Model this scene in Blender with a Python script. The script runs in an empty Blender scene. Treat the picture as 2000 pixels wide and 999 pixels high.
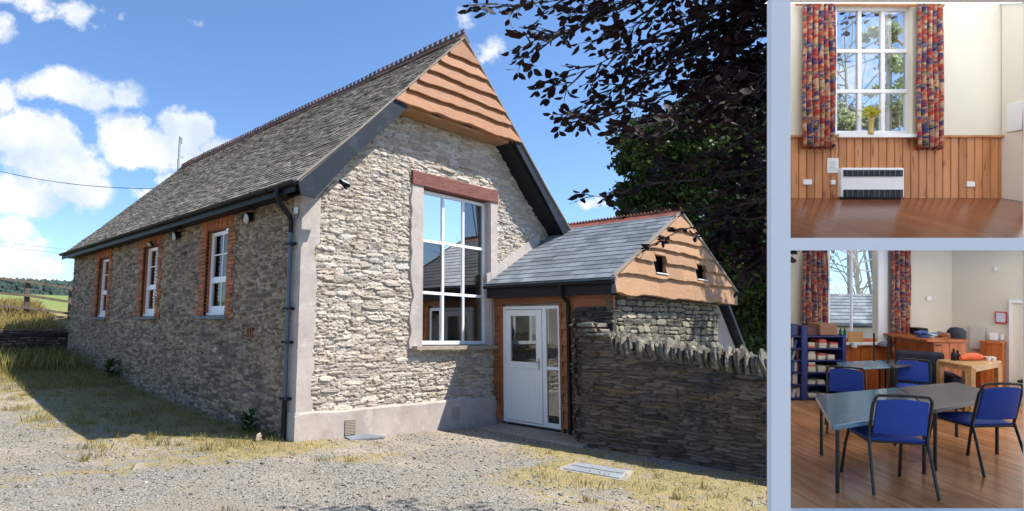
import bpy, bmesh, math, random
import numpy as np
from mathutils import Vector, Matrix, noise as mn
random.seed(7); rng = np.random.default_rng(7)
R_ = math.radians
SC = bpy.context.scene
COL = SC.collection

# ------------------------------------------------------------------ camera
F = 1194.85                                   # focal length in pixels of a 2000 px wide picture
AX = Vector((0.75748881, -0.65263416, 0.01671377))      # camera right
AY = Vector((-0.09089866, -0.08008168, 0.99263506))     # camera up
AZ = Vector((-0.64648908, -0.75342921, -0.11998455))    # camera back
CAM = Vector((-5.2314, -8.0991, 1.70))
cd = bpy.data.cameras.new('camera'); cam = bpy.data.objects.new('camera', cd); COL.objects.link(cam)
cd.sensor_width = 36; cd.lens = 36 * F / 2000; cd.shift_x = 0.125; cd.clip_start = 0.05; cd.clip_end = 3000
cam.matrix_world = Matrix((( AX.x, AY.x, AZ.x, CAM.x), (AX.y, AY.y, AZ.y, CAM.y), (AX.z, AY.z, AZ.z, CAM.z), (0, 0, 0, 1)))
SC.camera = cam
def ray(px, py): return (AX * ((px - 750) / F) - AY * ((py - 500) / F) - AZ)
def at(px, py, d): return CAM + ray(px, py) * d

# ------------------------------------------------------------------ light
SUN_DIR = Vector((-0.62, 0.71, -1.225)).normalized()    # the way the light travels
sd = bpy.data.lights.new('sun', 'SUN'); sd.energy = 5.0; sd.angle = R_(0.53); sd.color = (1.0, 0.955, 0.88)
so = bpy.data.objects.new('sun', sd); COL.objects.link(so); so.rotation_euler = SUN_DIR.to_track_quat('-Z', 'Y').to_euler()
W = bpy.data.worlds.new('World'); SC.world = W; W.use_nodes = True
SC.view_settings.view_transform = 'Standard'; SC.view_settings.look = 'None'; SC.view_settings.exposure = 0.66
SC.cycles.max_bounces = 8; SC.cycles.transparent_max_bounces = 24; SC.cycles.use_denoising = True
SKYTINT = (.90, 1.06, 1.25, 1)
def sky():
    nt = W.node_tree; nt.nodes.clear(); N = nt.nodes.new; L = nt.links.new
    out = N('ShaderNodeOutputWorld'); bg = N('ShaderNodeBackground'); bg.inputs[1].default_value = 0.112
    st = N('ShaderNodeTexSky'); st.sky_type = 'NISHITA'; st.sun_disc = False
    s = -SUN_DIR; st.sun_elevation = math.asin(s.z); st.sun_rotation = math.atan2(s.x, s.y)
    st.air_density = 1.0; st.dust_density = 0.15; st.ozone_density = 2.5; st.altitude = 100
    tc = N('ShaderNodeTexCoord')
    def vm(op, a, b=None):
        n = N('ShaderNodeVectorMath'); n.operation = op
        L(a, n.inputs[0]) if not isinstance(a, tuple) else setattr(n.inputs[0], 'default_value', a)
        if b is not None: (L(b, n.inputs[1]) if not isinstance(b, tuple) else setattr(n.inputs[1], 'default_value', b))
        return n.outputs['Value' if op in ('LENGTH', 'DOT_PRODUCT') else 'Vector']
    def ma(op, a, b=None, c=None, clamp=False):
        n = N('ShaderNodeMath'); n.operation = op; n.use_clamp = clamp
        for i, v in enumerate((a, b, c)):
            if v is None: continue
            if isinstance(v, (int, float)): n.inputs[i].default_value = v
            else: L(v, n.inputs[i])
        return n.outputs[0]
    D = vm('NORMALIZE', tc.outputs['Generated'])
    def noise(scale, detail, vec, rough=0.55):
        n = N('ShaderNodeTexNoise'); n.inputs['Scale'].default_value = scale; n.inputs['Detail'].default_value = detail
        n.inputs['Roughness'].default_value = rough; L(vec, n.inputs['Vector']); return n
    w = noise(7, 3, D); wv = vm('SCALE', vm('SUBTRACT', w.outputs['Color'], (0.5, 0.5, 0.5))); wv.node.inputs['Scale'].default_value = 0.06
    DW = vm('ADD', D, wv)
    blobs = [(60, 0, 130, 38, 1.1), (0, 50, 40, 45, 1.0), (150, 5, 60, 24, .9), (100, 165, 75, 45, 1), (170, 190, 80, 30, .9), (235, 195, 42, 34, .75), (15, 185, 30, 60, .9),
             (40, 265, 70, 65, 1), (100, 310, 95, 75, 1.2), (150, 372, 62, 48, 1), (40, 385, 95, 50, 1), (245, 262, 62, 48, 1.1), (370, 252, 60, 46, 1.2), (305, 292, 115, 46, 1.2),
             (430, 285, 50, 34, .9), (340, 345, 50, 28, .7), (285, 378, 30, 16, .7), (30, 500, 90, 50, .9), (110, 515, 55, 34, .85), (20, 445, 50, 24, .8), (80, 545, 90, 24, .8),
             (960, 100, 60, 40, .55), (905, 28, 34, 22, .5), (235, 40, 22, 18, .5), (1150, 400, 60, 16, .5), (395, 55, 25, 14, .35), (-150, 300, 160, 90, 1), (-400, 200, 200, 90, 1),
             (1700, 120, 150, 90, .6), (2300, 300, 260, 90, .9)]
    acc = None
    for px, py, rx, ry, wt in blobs:
        c = ray(px, py).normalized(); k = ray(px, py).length
        v = vm('MULTIPLY', vm('SUBTRACT', DW, tuple(c)), (F * k / rx * .93, F * k / rx * .93, F * k / ry * .93))
        b = ma('MULTIPLY', ma('SUBTRACT', 1.25, vm('LENGTH', v), clamp=True), wt)
        acc = b if acc is None else ma('MAXIMUM', acc, b)
    n1 = noise(11, 12, D, .66); n2 = noise(5, 4, DW)
    sep = N('ShaderNodeSeparateXYZ'); L(D, sep.inputs[0])
    back = ma('MULTIPLY', ma('MULTIPLY_ADD', sep.outputs['Y'], -2.0, 0.0, clamp=True), ma('MULTIPLY_ADD', n2.outputs['Fac'], 4.0, -1.9, clamp=True))
    dens = ma('ADD', ma('MAXIMUM', acc, ma('MULTIPLY', back, .8)), ma('MULTIPLY_ADD', n1.outputs['Fac'], 3.0, -1.5))
    mask = ma('MULTIPLY_ADD', dens, 2.6, -.95, clamp=True)
    mask = ma('MULTIPLY', mask, ma('MULTIPLY_ADD', acc, 1.4, .1, clamp=True)) if False else mask
    thin = ma('MULTIPLY', mask, ma('MULTIPLY_ADD', ma('MAXIMUM', acc, back), 2.2, 0.0, clamp=True))
    # cloud shade: soft grey where thick and away from the edge
    n3 = noise(9, 5, DW)
    cr = N('ShaderNodeValToRGB'); cr.color_ramp.elements[0].position = .42; cr.color_ramp.elements[1].position = .60
    cr.color_ramp.elements[0].color = (4.2, 4.8, 5.6, 1); cr.color_ramp.elements[1].color = (6.2, 6.3, 6.5, 1); L(n3.outputs['Fac'], cr.inputs[0])
    tint = N('ShaderNodeMix'); tint.data_type = 'RGBA'; tint.blend_type = 'MULTIPLY'; tint.inputs[0].default_value = 1
    L(st.outputs[0], tint.inputs[6]); tint.inputs[7].default_value = SKYTINT
    mx = N('ShaderNodeMix'); mx.data_type = 'RGBA'; L(thin, mx.inputs[0]); L(tint.outputs[2], mx.inputs[6]); L(cr.outputs[0], mx.inputs[7])
    L(mx.outputs[2], bg.inputs[0]); L(bg.outputs[0], out.inputs[0])

sky()

# ------------------------------------------------------------------ helpers
def s2l(c):
    return tuple(((v / 255) / 12.92 if v / 255 <= .04045 else ((v / 255 + .055) / 1.055) ** 2.4) for v in c)
def link_obj(name, me, parent=None, mats=None):
    o = bpy.data.objects.new(name, me); COL.objects.link(o)
    if parent: o.parent = parent
    return o
def tag(o, label=None, cat=None, group=None, kind=None):
    if label: o['label'] = label
    if cat: o['category'] = cat
    if group: o['group'] = group
    if kind: o['kind'] = kind
    return o
def empty(name, loc=(0, 0, 0), mat=None):
    o = bpy.data.objects.new(name, None); COL.objects.link(o); o.empty_display_size = .1
    if mat is not None: o.matrix_world = mat
    else: o.location = loc
    return o
def np_mesh(name, V, Fc, mat, tone=None, smooth=False):
    """V (n,3), Fc (m,k) int; tone per vertex (n,) float"""
    me = bpy.data.meshes.new(name); V = np.asarray(V, dtype=np.float32); Fc = np.asarray(Fc, dtype=np.int32)
    m, k = Fc.shape
    me.vertices.add(len(V)); me.vertices.foreach_set('co', V.ravel())
    me.loops.add(m * k); me.loops.foreach_set('vertex_index', Fc.ravel())
    me.polygons.add(m); me.polygons.foreach_set('loop_start', np.arange(0, m * k, k, dtype=np.int32))
    me.polygons.foreach_set('loop_total', np.full(m, k, dtype=np.int32))
    if tone is not None:
        a = me.attributes.new('tone', 'FLOAT', 'POINT'); a.data.foreach_set('value', np.asarray(tone, dtype=np.float32))
    me.update(calc_edges=True); me.validate()
    if smooth: me.shade_smooth()
    me.materials.append(mat); return me
class MB:
    def __init__(s): s.v = []; s.f = []; s.t = []
    def add(s, vs, fs, t=0.5):
        b = len(s.v); s.v += [tuple(v) for v in vs]; s.f += [tuple(b + i for i in f) for f in fs]; s.t += [t] * len(vs); return s
    def box(s, a, b, M=None, t=.5):
        x0, y0, z0 = a; x1, y1, z1 = b
        vs = [(x0, y0, z0), (x1, y0, z0), (x1, y1, z0), (x0, y1, z0), (x0, y0, z1), (x1, y0, z1), (x1, y1, z1), (x0, y1, z1)]
        if M is not None: vs = [M @ Vector(v) for v in vs]
        return s.add(vs, [(0, 3, 2, 1), (4, 5, 6, 7), (0, 1, 5, 4), (1, 2, 6, 5), (2, 3, 7, 6), (3, 0, 4, 7)], t)
    def hexa(s, p, t=.5):   # 8 points: bottom ring, top ring
        return s.add(p, [(0, 3, 2, 1), (4, 5, 6, 7), (0, 1, 5, 4), (1, 2, 6, 5), (2, 3, 7, 6), (3, 0, 4, 7)], t)
    def tube(s, pts, r, n=8, closed=False, t=.5):
        pts = [Vector(p) for p in pts]; rs = r if isinstance(r, (list, tuple)) else [r] * len(pts); vs = []; m = len(pts); up = None
        for i, p in enumerate(pts):
            a = pts[i - 1] if (i or closed) else p; b = pts[(i + 1) % m] if (i < m - 1 or closed) else p
            d = (b - a).normalized()
            if up is None: up = d.orthogonal().normalized()
            u = (up - d * up.dot(d)); u = u.normalized() if u.length > 1e-5 else d.orthogonal().normalized(); up = u; w = d.cross(u)
            vs += [p + (u * math.cos(2 * math.pi * k / n) + w * math.sin(2 * math.pi * k / n)) * rs[i] for k in range(n)]
        fs = []
        for i in range(m if closed else m - 1):
            j = (i + 1) % m
            fs += [(i * n + k, i * n + (k + 1) % n, j * n + (k + 1) % n, j * n + k) for k in range(n)]
        if not closed: fs += [tuple(range(n))[::-1], tuple((m - 1) * n + k for k in range(n))]
        return s.add(vs, fs, t)
    def lathe(s, c, prof, n=16, t=.5):
        c = Vector(c); vs = []; m = len(prof)
        for r, z in prof: vs += [c + Vector((r * math.cos(2 * math.pi * k / n), r * math.sin(2 * math.pi * k / n), z)) for k in range(n)]
        fs = [(i * n + k, i * n + (k + 1) % n, (i + 1) * n + (k + 1) % n, (i + 1) * n + k) for i in range(m - 1) for k in range(n)]
        fs += [tuple(range(n))[::-1], tuple((m - 1) * n + k for k in range(n))]
        return s.add(vs, fs, t)
    def prism(s, poly, vec, t=.5):
        n = len(poly); vec = Vector(vec); a = [Vector(p) for p in poly]
        return s.add(a + [p + vec for p in a], [tuple(range(n))[::-1], tuple(range(n, 2 * n))] + [(i, (i + 1) % n, n + (i + 1) % n, n + i) for i in range(n)], t)
    def mesh(s, name, mat, smooth=False, bevel=0, seg=2):
        me = bpy.data.meshes.new(name); me.from_pydata(s.v, [], s.f)
        a = me.attributes.new('tone', 'FLOAT', 'POINT'); a.data.foreach_set('value', s.t)
        if bevel or True:
            bm = bmesh.new(); bm.from_mesh(me)
            if bevel: bmesh.ops.bevel(bm, geom=bm.edges[:], offset=bevel, segments=seg, profile=.6, affect='EDGES', clamp_overlap=True)
            bmesh.ops.recalc_face_normals(bm, faces=bm.faces[:]); bm.to_mesh(me); bm.free()
        if smooth:
            me.shade_smooth()
            try: me.set_sharp_from_angle(angle=R_(40))
            except Exception: pass
        me.materials.append(mat); return me
    def build(s, name, mat, parent=None, smooth=False, bevel=0, seg=2):
        return link_obj(name, s.mesh(name, mat, smooth, bevel, seg), parent)
def box(name, a, b, mat, parent=None, bevel=0, M=None): return MB().box(a, b, M).build(name, mat, parent, bevel=bevel)
def copy_tree(o, parent=None):
    c = o.copy(); COL.objects.link(c); c.parent = parent
    for ch in list(o.children): copy_tree(ch, c)
    return c

# ------------------------------------------------------------------ materials
MATS = {}
def mk(name, base, rough=.8, layers=(), bump=None, tone=None, rnd=None, stretch=(1, 1, 1), spec=.5, metal=0, coat=0, bump2=None, dist=.02):
    """layers: (scale, colour, lo, hi[, detail]) noise mixed over base; tone: (dark, light) multipliers from the 'tone' attribute"""
    m = bpy.data.materials.new(name); m.use_nodes = True; nt = m.node_tree; N = nt.nodes.new; L = nt.links.new
    p = nt.nodes['Principled BSDF']; p.inputs['Roughness'].default_value = rough; p.inputs['Specular IOR Level'].default_value = spec
    p.inputs['Metallic'].default_value = metal; p.inputs['Coat Weight'].default_value = coat
    tc = N('ShaderNodeTexCoord'); mp = N('ShaderNodeMapping'); mp.inputs['Scale'].default_value = stretch; L(tc.outputs['Object'], mp.inputs['Vector'])
    vec = mp.outputs['Vector']
    oi = None
    if rnd:
        oi = N('ShaderNodeObjectInfo'); cx = N('ShaderNodeVectorMath'); cx.operation = 'SCALE'; cx.inputs[0].default_value = (37, 91, 53); L(oi.outputs['Random'], cx.inputs['Scale'])
        ad = N('ShaderNodeVectorMath'); ad.operation = 'ADD'; L(vec, ad.inputs[0]); L(cx.outputs[0], ad.inputs[1]); vec = ad.outputs[0]
    def noise(sc, det=5):
        n = N('ShaderNodeTexNoise'); n.inputs['Scale'].default_value = sc; n.inputs['Detail'].default_value = det; n.inputs['Roughness'].default_value = .6; L(vec, n.inputs['Vector']); return n.outputs['Fac']
    def mix(fac, a, b, bt='MIX'):
        x = N('ShaderNodeMix'); x.data_type = 'RGBA'; x.blend_type = bt
        for i, v in ((0, fac), (6, a), (7, b)):
            if isinstance(v, (int, float)): x.inputs[i].default_value = v
            elif isinstance(v, tuple): x.inputs[i].default_value = v if len(v) == 4 else (*v, 1)
            else: L(v, x.inputs[i])
        return x.outputs[2]
    def mr(v, lo, hi, a=0, b=1):
        r = N('ShaderNodeMapRange'); L(v, r.inputs[0]); r.inputs[1].default_value = lo; r.inputs[2].default_value = hi; r.inputs[3].default_value = a; r.inputs[4].default_value = b; return r.outputs[0]
    c = tuple(base)
    for l in layers: c = mix(mr(noise(l[0], l[4] if len(l) > 4 else 5), l[2], l[3]), c, tuple(l[1]))
    if tone:
        at_ = N('ShaderNodeAttribute'); at_.attribute_name = 'tone'; c = mix(1.0, c, mix(at_.outputs['Fac'], tuple(tone[0]), tuple(tone[1])), 'MULTIPLY')
    if rnd: c = mix(1.0, c, mix(oi.outputs['Random'], tuple(rnd[0]), tuple(rnd[1])), 'MULTIPLY')
    if isinstance(c, tuple): p.inputs['Base Color'].default_value = (*c, 1)
    else: L(c, p.inputs['Base Color'])
    h = None
    for b in (bump, bump2):
        if b:
            bn = N('ShaderNodeBump'); bn.inputs['Strength'].default_value = b[1]; bn.inputs['Distance'].default_value = b[2] if len(b) > 2 else dist; L(noise(b[0], 6), bn.inputs['Height'])
            if h: L(h, bn.inputs['Normal'])
            h = bn.outputs[0]
    if h: L(h, p.inputs['Normal'])
    MATS[name] = m; m['n'] = 1; return m
def glassy(name, tint=(1, 1, 1), refl=.5, rough=0.0, base=.06):
    m = bpy.data.materials.new(name); m.use_nodes = True; nt = m.node_tree; nt.nodes.clear(); N = nt.nodes.new; L = nt.links.new
    o = N('ShaderNodeOutputMaterial'); tr = N('ShaderNodeBsdfTransparent'); tr.inputs[0].default_value = (*tint, 1)
    gl = N('ShaderNodeBsdfGlossy'); gl.inputs['Roughness'].default_value = rough; lw = N('ShaderNodeLayerWeight'); lw.inputs[0].default_value = refl
    r = N('ShaderNodeMapRange'); L(lw.outputs['Fresnel'], r.inputs[0]); r.inputs[3].default_value = base; r.inputs[4].default_value = .95
    mx = N('ShaderNodeMixShader'); L(r.outputs[0], mx.inputs[0]); L(tr.outputs[0], mx.inputs[1]); L(gl.outputs[0], mx.inputs[2]); L(mx.outputs[0], o.inputs[0]); return m
def opal(name, col=(.9, .9, .88)):
    m = bpy.data.materials.new(name); m.use_nodes = True; nt = m.node_tree; nt.nodes.clear(); N = nt.nodes.new; L = nt.links.new
    o = N('ShaderNodeOutputMaterial'); t = N('ShaderNodeBsdfTranslucent'); t.inputs[0].default_value = (*col, 1); d = N('ShaderNodeBsdfDiffuse'); d.inputs[0].default_value = (*col, 1)
    mx = N('ShaderNodeMixShader'); mx.inputs[0].default_value = .12; L(t.outputs[0], mx.inputs[1]); L(d.outputs[0], mx.inputs[2]); L(mx.outputs[0], o.inputs[0]); return m
def leafmat(name, col, col2, trans=.25, rough=.5):
    m = bpy.data.materials.new(name); m.use_nodes = True; nt = m.node_tree; N = nt.nodes.new; L = nt.links.new
    p = nt.nodes['Principled BSDF']; p.inputs['Roughness'].default_value = rough; p.inputs['Specular IOR Level'].default_value = .25; o = nt.nodes['Material Output']
    a = N('ShaderNodeAttribute'); a.attribute_name = 'tone'; x = N('ShaderNodeMix'); x.data_type = 'RGBA'; L(a.outputs['Fac'], x.inputs[0]); x.inputs[6].default_value = (*col, 1); x.inputs[7].default_value = (*col2, 1)
    L(x.outputs[2], p.inputs['Base Color']); t = N('ShaderNodeBsdfTranslucent'); L(x.outputs[2], t.inputs[0])
    mx = N('ShaderNodeMixShader'); mx.inputs[0].default_value = trans; L(p.outputs[0], mx.inputs[1]); L(t.outputs[0], mx.inputs[2]); L(mx.outputs[0], o.inputs[0]); return m

M_gable = mk('limewashed_stone', (.56, .50, .43), .9, [(.9, (.53, .49, .45), .5, .66), (2.2, (.50, .41, .31), .45, .7), (7, (.68, .62, .54), .5, .72), (26, (.25, .2, .15), .66, .76)], (34, 1, .02), ((.55, .53, .50), (1.12, 1.10, 1.08)), bump2=(12, .8, .04))
M_gmort = mk('lime_mortar', (.56, .48, .38), .95, [(3, (.42, .35, .27), .45, .7), (20, (.16, .13, .10), .62, .74)], (24, .9, .03), bump2=(8, .6, .05))
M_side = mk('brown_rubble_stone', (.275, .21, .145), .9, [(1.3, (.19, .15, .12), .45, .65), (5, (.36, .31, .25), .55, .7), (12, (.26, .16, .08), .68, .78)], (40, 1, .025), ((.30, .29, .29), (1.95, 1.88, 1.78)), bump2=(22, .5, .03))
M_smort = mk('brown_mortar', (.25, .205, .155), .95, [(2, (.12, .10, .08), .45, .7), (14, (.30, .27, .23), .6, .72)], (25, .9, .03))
M_slatewall = mk('dark_slate_stone', (.145, .11, .083), .85, [(1.6, (.085, .075, .07), .45, .65), (6, (.20, .165, .13), .6, .72), (10, (.17, .09, .06), .68, .78)], (45, .9, .015), ((.45, .45, .45), (1.6, 1.55, 1.5)), bump2=(12, .5, .03))
M_darkmort = mk('dark_earth_joint', (.05, .042, .035), 1, [], (20, .8, .03))
M_cope = mk('coping_stone', (.21, .185, .145), .95, [(5, (.09, .08, .065), .42, .6), (9, (.16, .19, .05), .6, .7), (14, (.50, .50, .44), .60, .70)], (28, .9, .02), ((.6, .6, .6), (1.3, 1.3, 1.25)))
M_pstone = mk('grey_green_stone', (.25, .225, .17), .9, [(2.5, (.15, .13, .10), .45, .65), (6, (.5, .52, .47), .62, .72), (8, (.2, .21, .1), .62, .75)], (30, .9, .02), ((.55, .55, .55), (1.35, 1.33, 1.25)), bump2=(9, .5, .03))
M_render = mk('lime_render', (.46, .40, .36), .88, [(1.4, (.36, .31, .275), .42, .65), (6, (.52, .47, .43), .52, .72), (3, (.27, .22, .18), .60, .78), (9, (.33, .28, .24), .62, .75)], (5, .35, .03), bump2=(35, .25, .01))
M_slate = mk('weathered_slate', (.30, .262, .215), .9, [(.7, (.22, .19, .155), .45, .62), (7, (.31, .28, .225), .55, .7), (3, (.27, .19, .08), .7, .82)], (40, .6, .008), ((.62, .62, .62), (1.4, 1.37, 1.32)), spec=.2)
M_slate2 = mk('blue_slate', (.17, .185, .20), .75, [(3, (.22, .25, .28), .45, .65), (14, (.14, .16, .18), .55, .7)], (35, .35, .006), ((.75, .75, .75), (1.3, 1.3, 1.3)), spec=.15)
M_terra = mk('old_ridge_tile', (.16, .075, .05), .85, [(6, (.09, .06, .045), .45, .65), (9, (.28, .19, .09), .62, .75)], (30, .5, .01), rnd=((.75, .75, .75), (1.3, 1.2, 1.2)))
M_terra2 = mk('red_ridge_tile', (.36, .105, .055), .7, [(6, (.25, .08, .05), .45, .65)], (30, .4, .01), rnd=((.8, .8, .8), (1.2, 1.2, 1.2)))
M_board = mk('orange_larch_board', (.30, .125, .048), .7, [(3, (.27, .115, .05), .42, .62), (9, (.37, .18, .08), .5, .7, 3), (2.2, (.40, .235, .13), .6, .75), (5, (.16, .07, .03), .66, .76, 2)], (10, .5, .006), rnd=((.82, .8, .78), (1.15, 1.15, 1.15)), stretch=(.5, 1, 5))
M_board2 = mk('pale_larch_board', (.37, .195, .09), .7, [(3, (.35, .19, .095), .42, .62), (9, (.43, .255, .135), .5, .7, 3), (5, (.25, .12, .05), .66, .76, 2)], (10, .5, .006), rnd=((.85, .83, .8), (1.12, 1.12, 1.12)), stretch=(.5, 1, 5))
M_board3 = mk('stained_brown_board', (.30, .105, .03), .55, [(3, (.2, .06, .02), .42, .62), (9, (.38, .15, .05), .5, .7, 3)], (10, .5, .006), rnd=((.75, .75, .75), (1.25, 1.2, 1.2)), stretch=(1, .5, 5))
M_navy = mk('dark_blue_barge_paint', (.016, .021, .031), .5, [(4, (.035, .042, .058), .5, .7)], (20, .15, .005), spec=.25)
M_black = mk('black_plastic', (.010, .011, .013), .5, [(5, (.018, .019, .022), .5, .7)], spec=.25)
M_bluepipe = mk('blue_grey_downpipe', (.085, .105, .14), .4, [(5, (.055, .07, .10), .5, .7)])
M_upvc = mk('white_window_plastic', (.85, .85, .86), .3, [(3, (.80, .80, .81), .5, .7)])
M_door = mk('white_door_plastic', (.86, .86, .86), .32, [(2.5, (.82, .82, .83), .5, .7)])
M_brick = mk('orange_brick', (.42, .155, .065), .85, [(6, (.3, .1, .05), .45, .65), (10, (.48, .25, .14), .6, .75)], (40, .5, .008), ((.6, .6, .6), (1.25, 1.2, 1.2)))
M_lintel = mk('red_painted_timber', (.20, .065, .048), .8, [(5, (.14, .045, .035), .42, .62), (14, (.28, .12, .09), .55, .7), (22, (.03, .02, .02), .66, .72)], (16, .8, .01), stretch=(.5, 1, 3))
M_sill = mk('stone_sill', (.36, .30, .225), .85, [(5, (.27, .22, .17), .45, .65)], (25, .5, .01))
M_glass = glassy('window_glass', (.66, .70, .70), .5, base=.13)
M_glass3 = glassy('side_window_glass', (.7, .74, .73), .08, base=.02)
M_glass2 = glassy('clear_glass', (.96, .98, .98), .3, base=.02)
M_steel = mk('galvanised_steel', (.42, .45, .47), .45, [(9, (.30, .33, .36), .45, .65)], metal=.25)
M_conc = mk('concrete_slab', (.36, .32, .25), .9, [(3, (.28, .25, .2), .42, .62), (14, (.42, .38, .32), .55, .7)], (30, .5, .01))
M_wood_old = mk('weathered_fence_timber', (.16, .125, .095), .9, [(4, (.1, .08, .065), .45, .65)], (16, .6, .01), stretch=(1, 1, .4))
M_bark = mk('bark', (.06, .048, .04), .95, [(6, (.1, .085, .07), .5, .7)], (12, .9, .02))
M_interior = mk('interior_plaster', (.30, .25, .2), .9)
M_interior_dark = mk('dim_interior_boards', (.10, .05, .025), .7)
M_copper = leafmat('copper_beech_leaf', (.008, .004, .006), (.032, .012, .014), .12, .65)
M_green = leafmat('dark_green_leaf', (.014, .032, .008), (.09, .135, .028), .3)
M_grass = leafmat('grass_blade', (.065, .11, .018), (.40, .30, .11), .3, .7)
M_weed = leafmat('weed_leaf', (.018, .045, .010), (.07, .13, .03), .25)

M_incurt = mk('indoor_curtain', (.35, .22, .15), .9, [(9, (.14, .13, .2), .5, .6)])

# ------------------------------------------------------------------ terrain
def sm(a, b, x): t = min(1, max(0, (x - a) / (b - a))); return t * t * (3 - 2 * t)
def ground_z(x, y):
    z = -.037 * min(max(x, 0), 5.0)
    z += .6 * sm(1, 14, y)
    if y > 13.9: z += .85 * sm(13.9, 14.0, y) + .9 * sm(14, 19, y) + .055 * min(max(y - 19, 0), 60)
    return z
def in_build(x, y): return (-.02 < x < 6.7 and -.02 < y < 13.4) or (x > 4.62 and -2.75 < y < .1)
def terrain():
    m = bpy.data.materials.new('gravel_and_grass_ground'); m.use_nodes = True; nt = m.node_tree; N = nt.nodes.new; L = nt.links.new; p = nt.nodes['Principled BSDF']; p.inputs['Roughness'].default_value = .95
    tc = N('ShaderNodeTexCoord')
    def noise(sc, det=6, ro=.6):
        n = N('ShaderNodeTexNoise'); n.inputs['Scale'].default_value = sc; n.inputs['Detail'].default_value = det; n.inputs['Roughness'].default_value = ro; L(tc.outputs['Object'], n.inputs['Vector']); return n.outputs['Fac']
    def mr(v, lo, hi, a=0, b=1):
        r = N('ShaderNodeMapRange'); L(v, r.inputs[0]); r.inputs[1].default_value = lo; r.inputs[2].default_value = hi; r.inputs[3].default_value = a; r.inputs[4].default_value = b; return r.outputs[0]
    def mix(f, a, b):
        x = N('ShaderNodeMix'); x.data_type = 'RGBA'
        for i, v in ((0, f), (6, a), (7, b)):
            if isinstance(v, tuple): x.inputs[i].default_value = (*v, 1)
            elif isinstance(v, (int, float)): x.inputs[i].default_value = v
            else: L(v, x.inputs[i])
        return x.outputs[2]
    vo = N('ShaderNodeTexVoronoi'); vo.inputs['Scale'].default_value = 42; L(tc.outputs['Object'], vo.inputs['Vector'])
    sepc = N('ShaderNodeSeparateColor'); L(vo.outputs['Color'], sepc.inputs[0])
    gr = mix(sepc.outputs[0], (.13, .118, .10), (.36, .33, .275))
    gr = mix(mr(noise(1.1), .45, .62), gr, (.27, .232, .18))
    gr = mix(mr(noise(.45, 3), .5, .62), gr, mix(sepc.outputs[1], (.27, .22, .155), (.44, .385, .30)))
    at_ = N('ShaderNodeAttribute'); at_.attribute_name = 'tone'
    ad = N('ShaderNodeMath'); ad.operation = 'ADD'; L(at_.outputs['Fac'], ad.inputs[0]); L(mr(noise(3.5, 8, .7), .3, .7, -.45, .45), ad.inputs[1])
    grass = mix(mr(noise(5), .42, .6), (.34, .245, .095), (.17, .145, .045))
    grass = mix(mr(noise(30), .4, .62), grass, (.33, .27, .13))
    at2 = N('ShaderNodeAttribute'); at2.attribute_name = 'green'
    grass = mix(at2.outputs['Fac'], grass, mix(mr(noise(4), .4, .6), (.16, .22, .04), (.24, .26, .07)))
    c = mix(mr(ad.outputs[0], .35, .65), gr, grass); L(c, p.inputs['Base Color'])
    b = N('ShaderNodeBump'); b.inputs['Strength'].default_value = .8; b.inputs['Distance'].default_value = .02; L(vo.outputs['Distance'], b.inputs['Height'])
    b2 = N('ShaderNodeBump'); b2.inputs['Strength'].default_value = .6; b2.inputs['Distance'].default_value = .03; L(noise(12), b2.inputs['Height']); L(b.outputs[0], b2.inputs['Normal']); L(b2.outputs[0], p.inputs['Normal'])
    xs = np.concatenate([np.linspace(-900, -40, 12), np.linspace(-36, -11, 14), np.arange(-10, 7.01, .125), np.linspace(9, 36, 14), np.linspace(44, 900, 12)])
    ys = np.concatenate([np.linspace(-400, -30, 8), np.linspace(-26, -9, 8), np.arange(-8, 16.01, .125), np.linspace(17, 60, 24), np.linspace(70, 900, 10)])
    V = []; T = []; G = []
    for y in ys:
        for x in xs:
            z = ground_z(x, y)
            near = -11 < x < 8 and -9 < y < 17
            if near and y < 13.5: z += .022 * mn.noise(Vector((x * .8, y * .8, 0))) + .012 * mn.noise(Vector((x * 3, y * 3, 5)))
            V.append((x, y, z)); T.append(grassy(x, y)); G.append(sm(17.5, 19.5, y))
    nx = len(xs); ny = len(ys); I = np.arange(nx * ny).reshape(ny, nx)
    Fc = np.stack([I[:-1, :-1], I[:-1, 1:], I[1:, 1:], I[1:, :-1]], -1).reshape(-1, 4)
    me = np_mesh('ground', V, Fc, m, T, True); a = me.attributes.new('green', 'FLOAT', 'POINT'); a.data.foreach_set('value', G)
    tag(link_obj('ground', me), kind='structure')
def grassy(x, y):
    """0 bare gravel, 1 grass"""
    g = 0.08
    if y > 13.6: return 1.2
    # strip along the long side of the hall
    d = -x
    if y > -.6 and d > -.2: g = max(g, .98 - .27 * max(0, d - .25 - .10 * y))
    if y > 6 and d > -.2: g = max(g, 1.05 - .45 * max(0, d - 1.8))
    # strip in front of the corner
    g = max(g, (.70 - .07 * max(0, -1.5 - x)) - abs((y + .45 + .03 * x)) * .75 if -6 < x < 1.0 else 0)
    g = max(g, .62 - ((x - .3) ** 2 * .35 + (y + 1.6) ** 2 * 1.6))
    # grass by the boundary wall
    if x > 1: g = max(g, .85 - .5 * abs(x - 3.1) - (.6 * max(0, y + 2.6)))
    if x > .2 and y < -3: g = max(g, .78 - .26 * abs(x - 2.0) + .12 * mn.noise(Vector((x * 1.2, y * 1.2, 3))))
    g += .22 * mn.noise(Vector((x * .7, y * .7, 9))) + .22 * mn.noise(Vector((x * 2.3, y * 2.3, 6)))
    return g
terrain()
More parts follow.
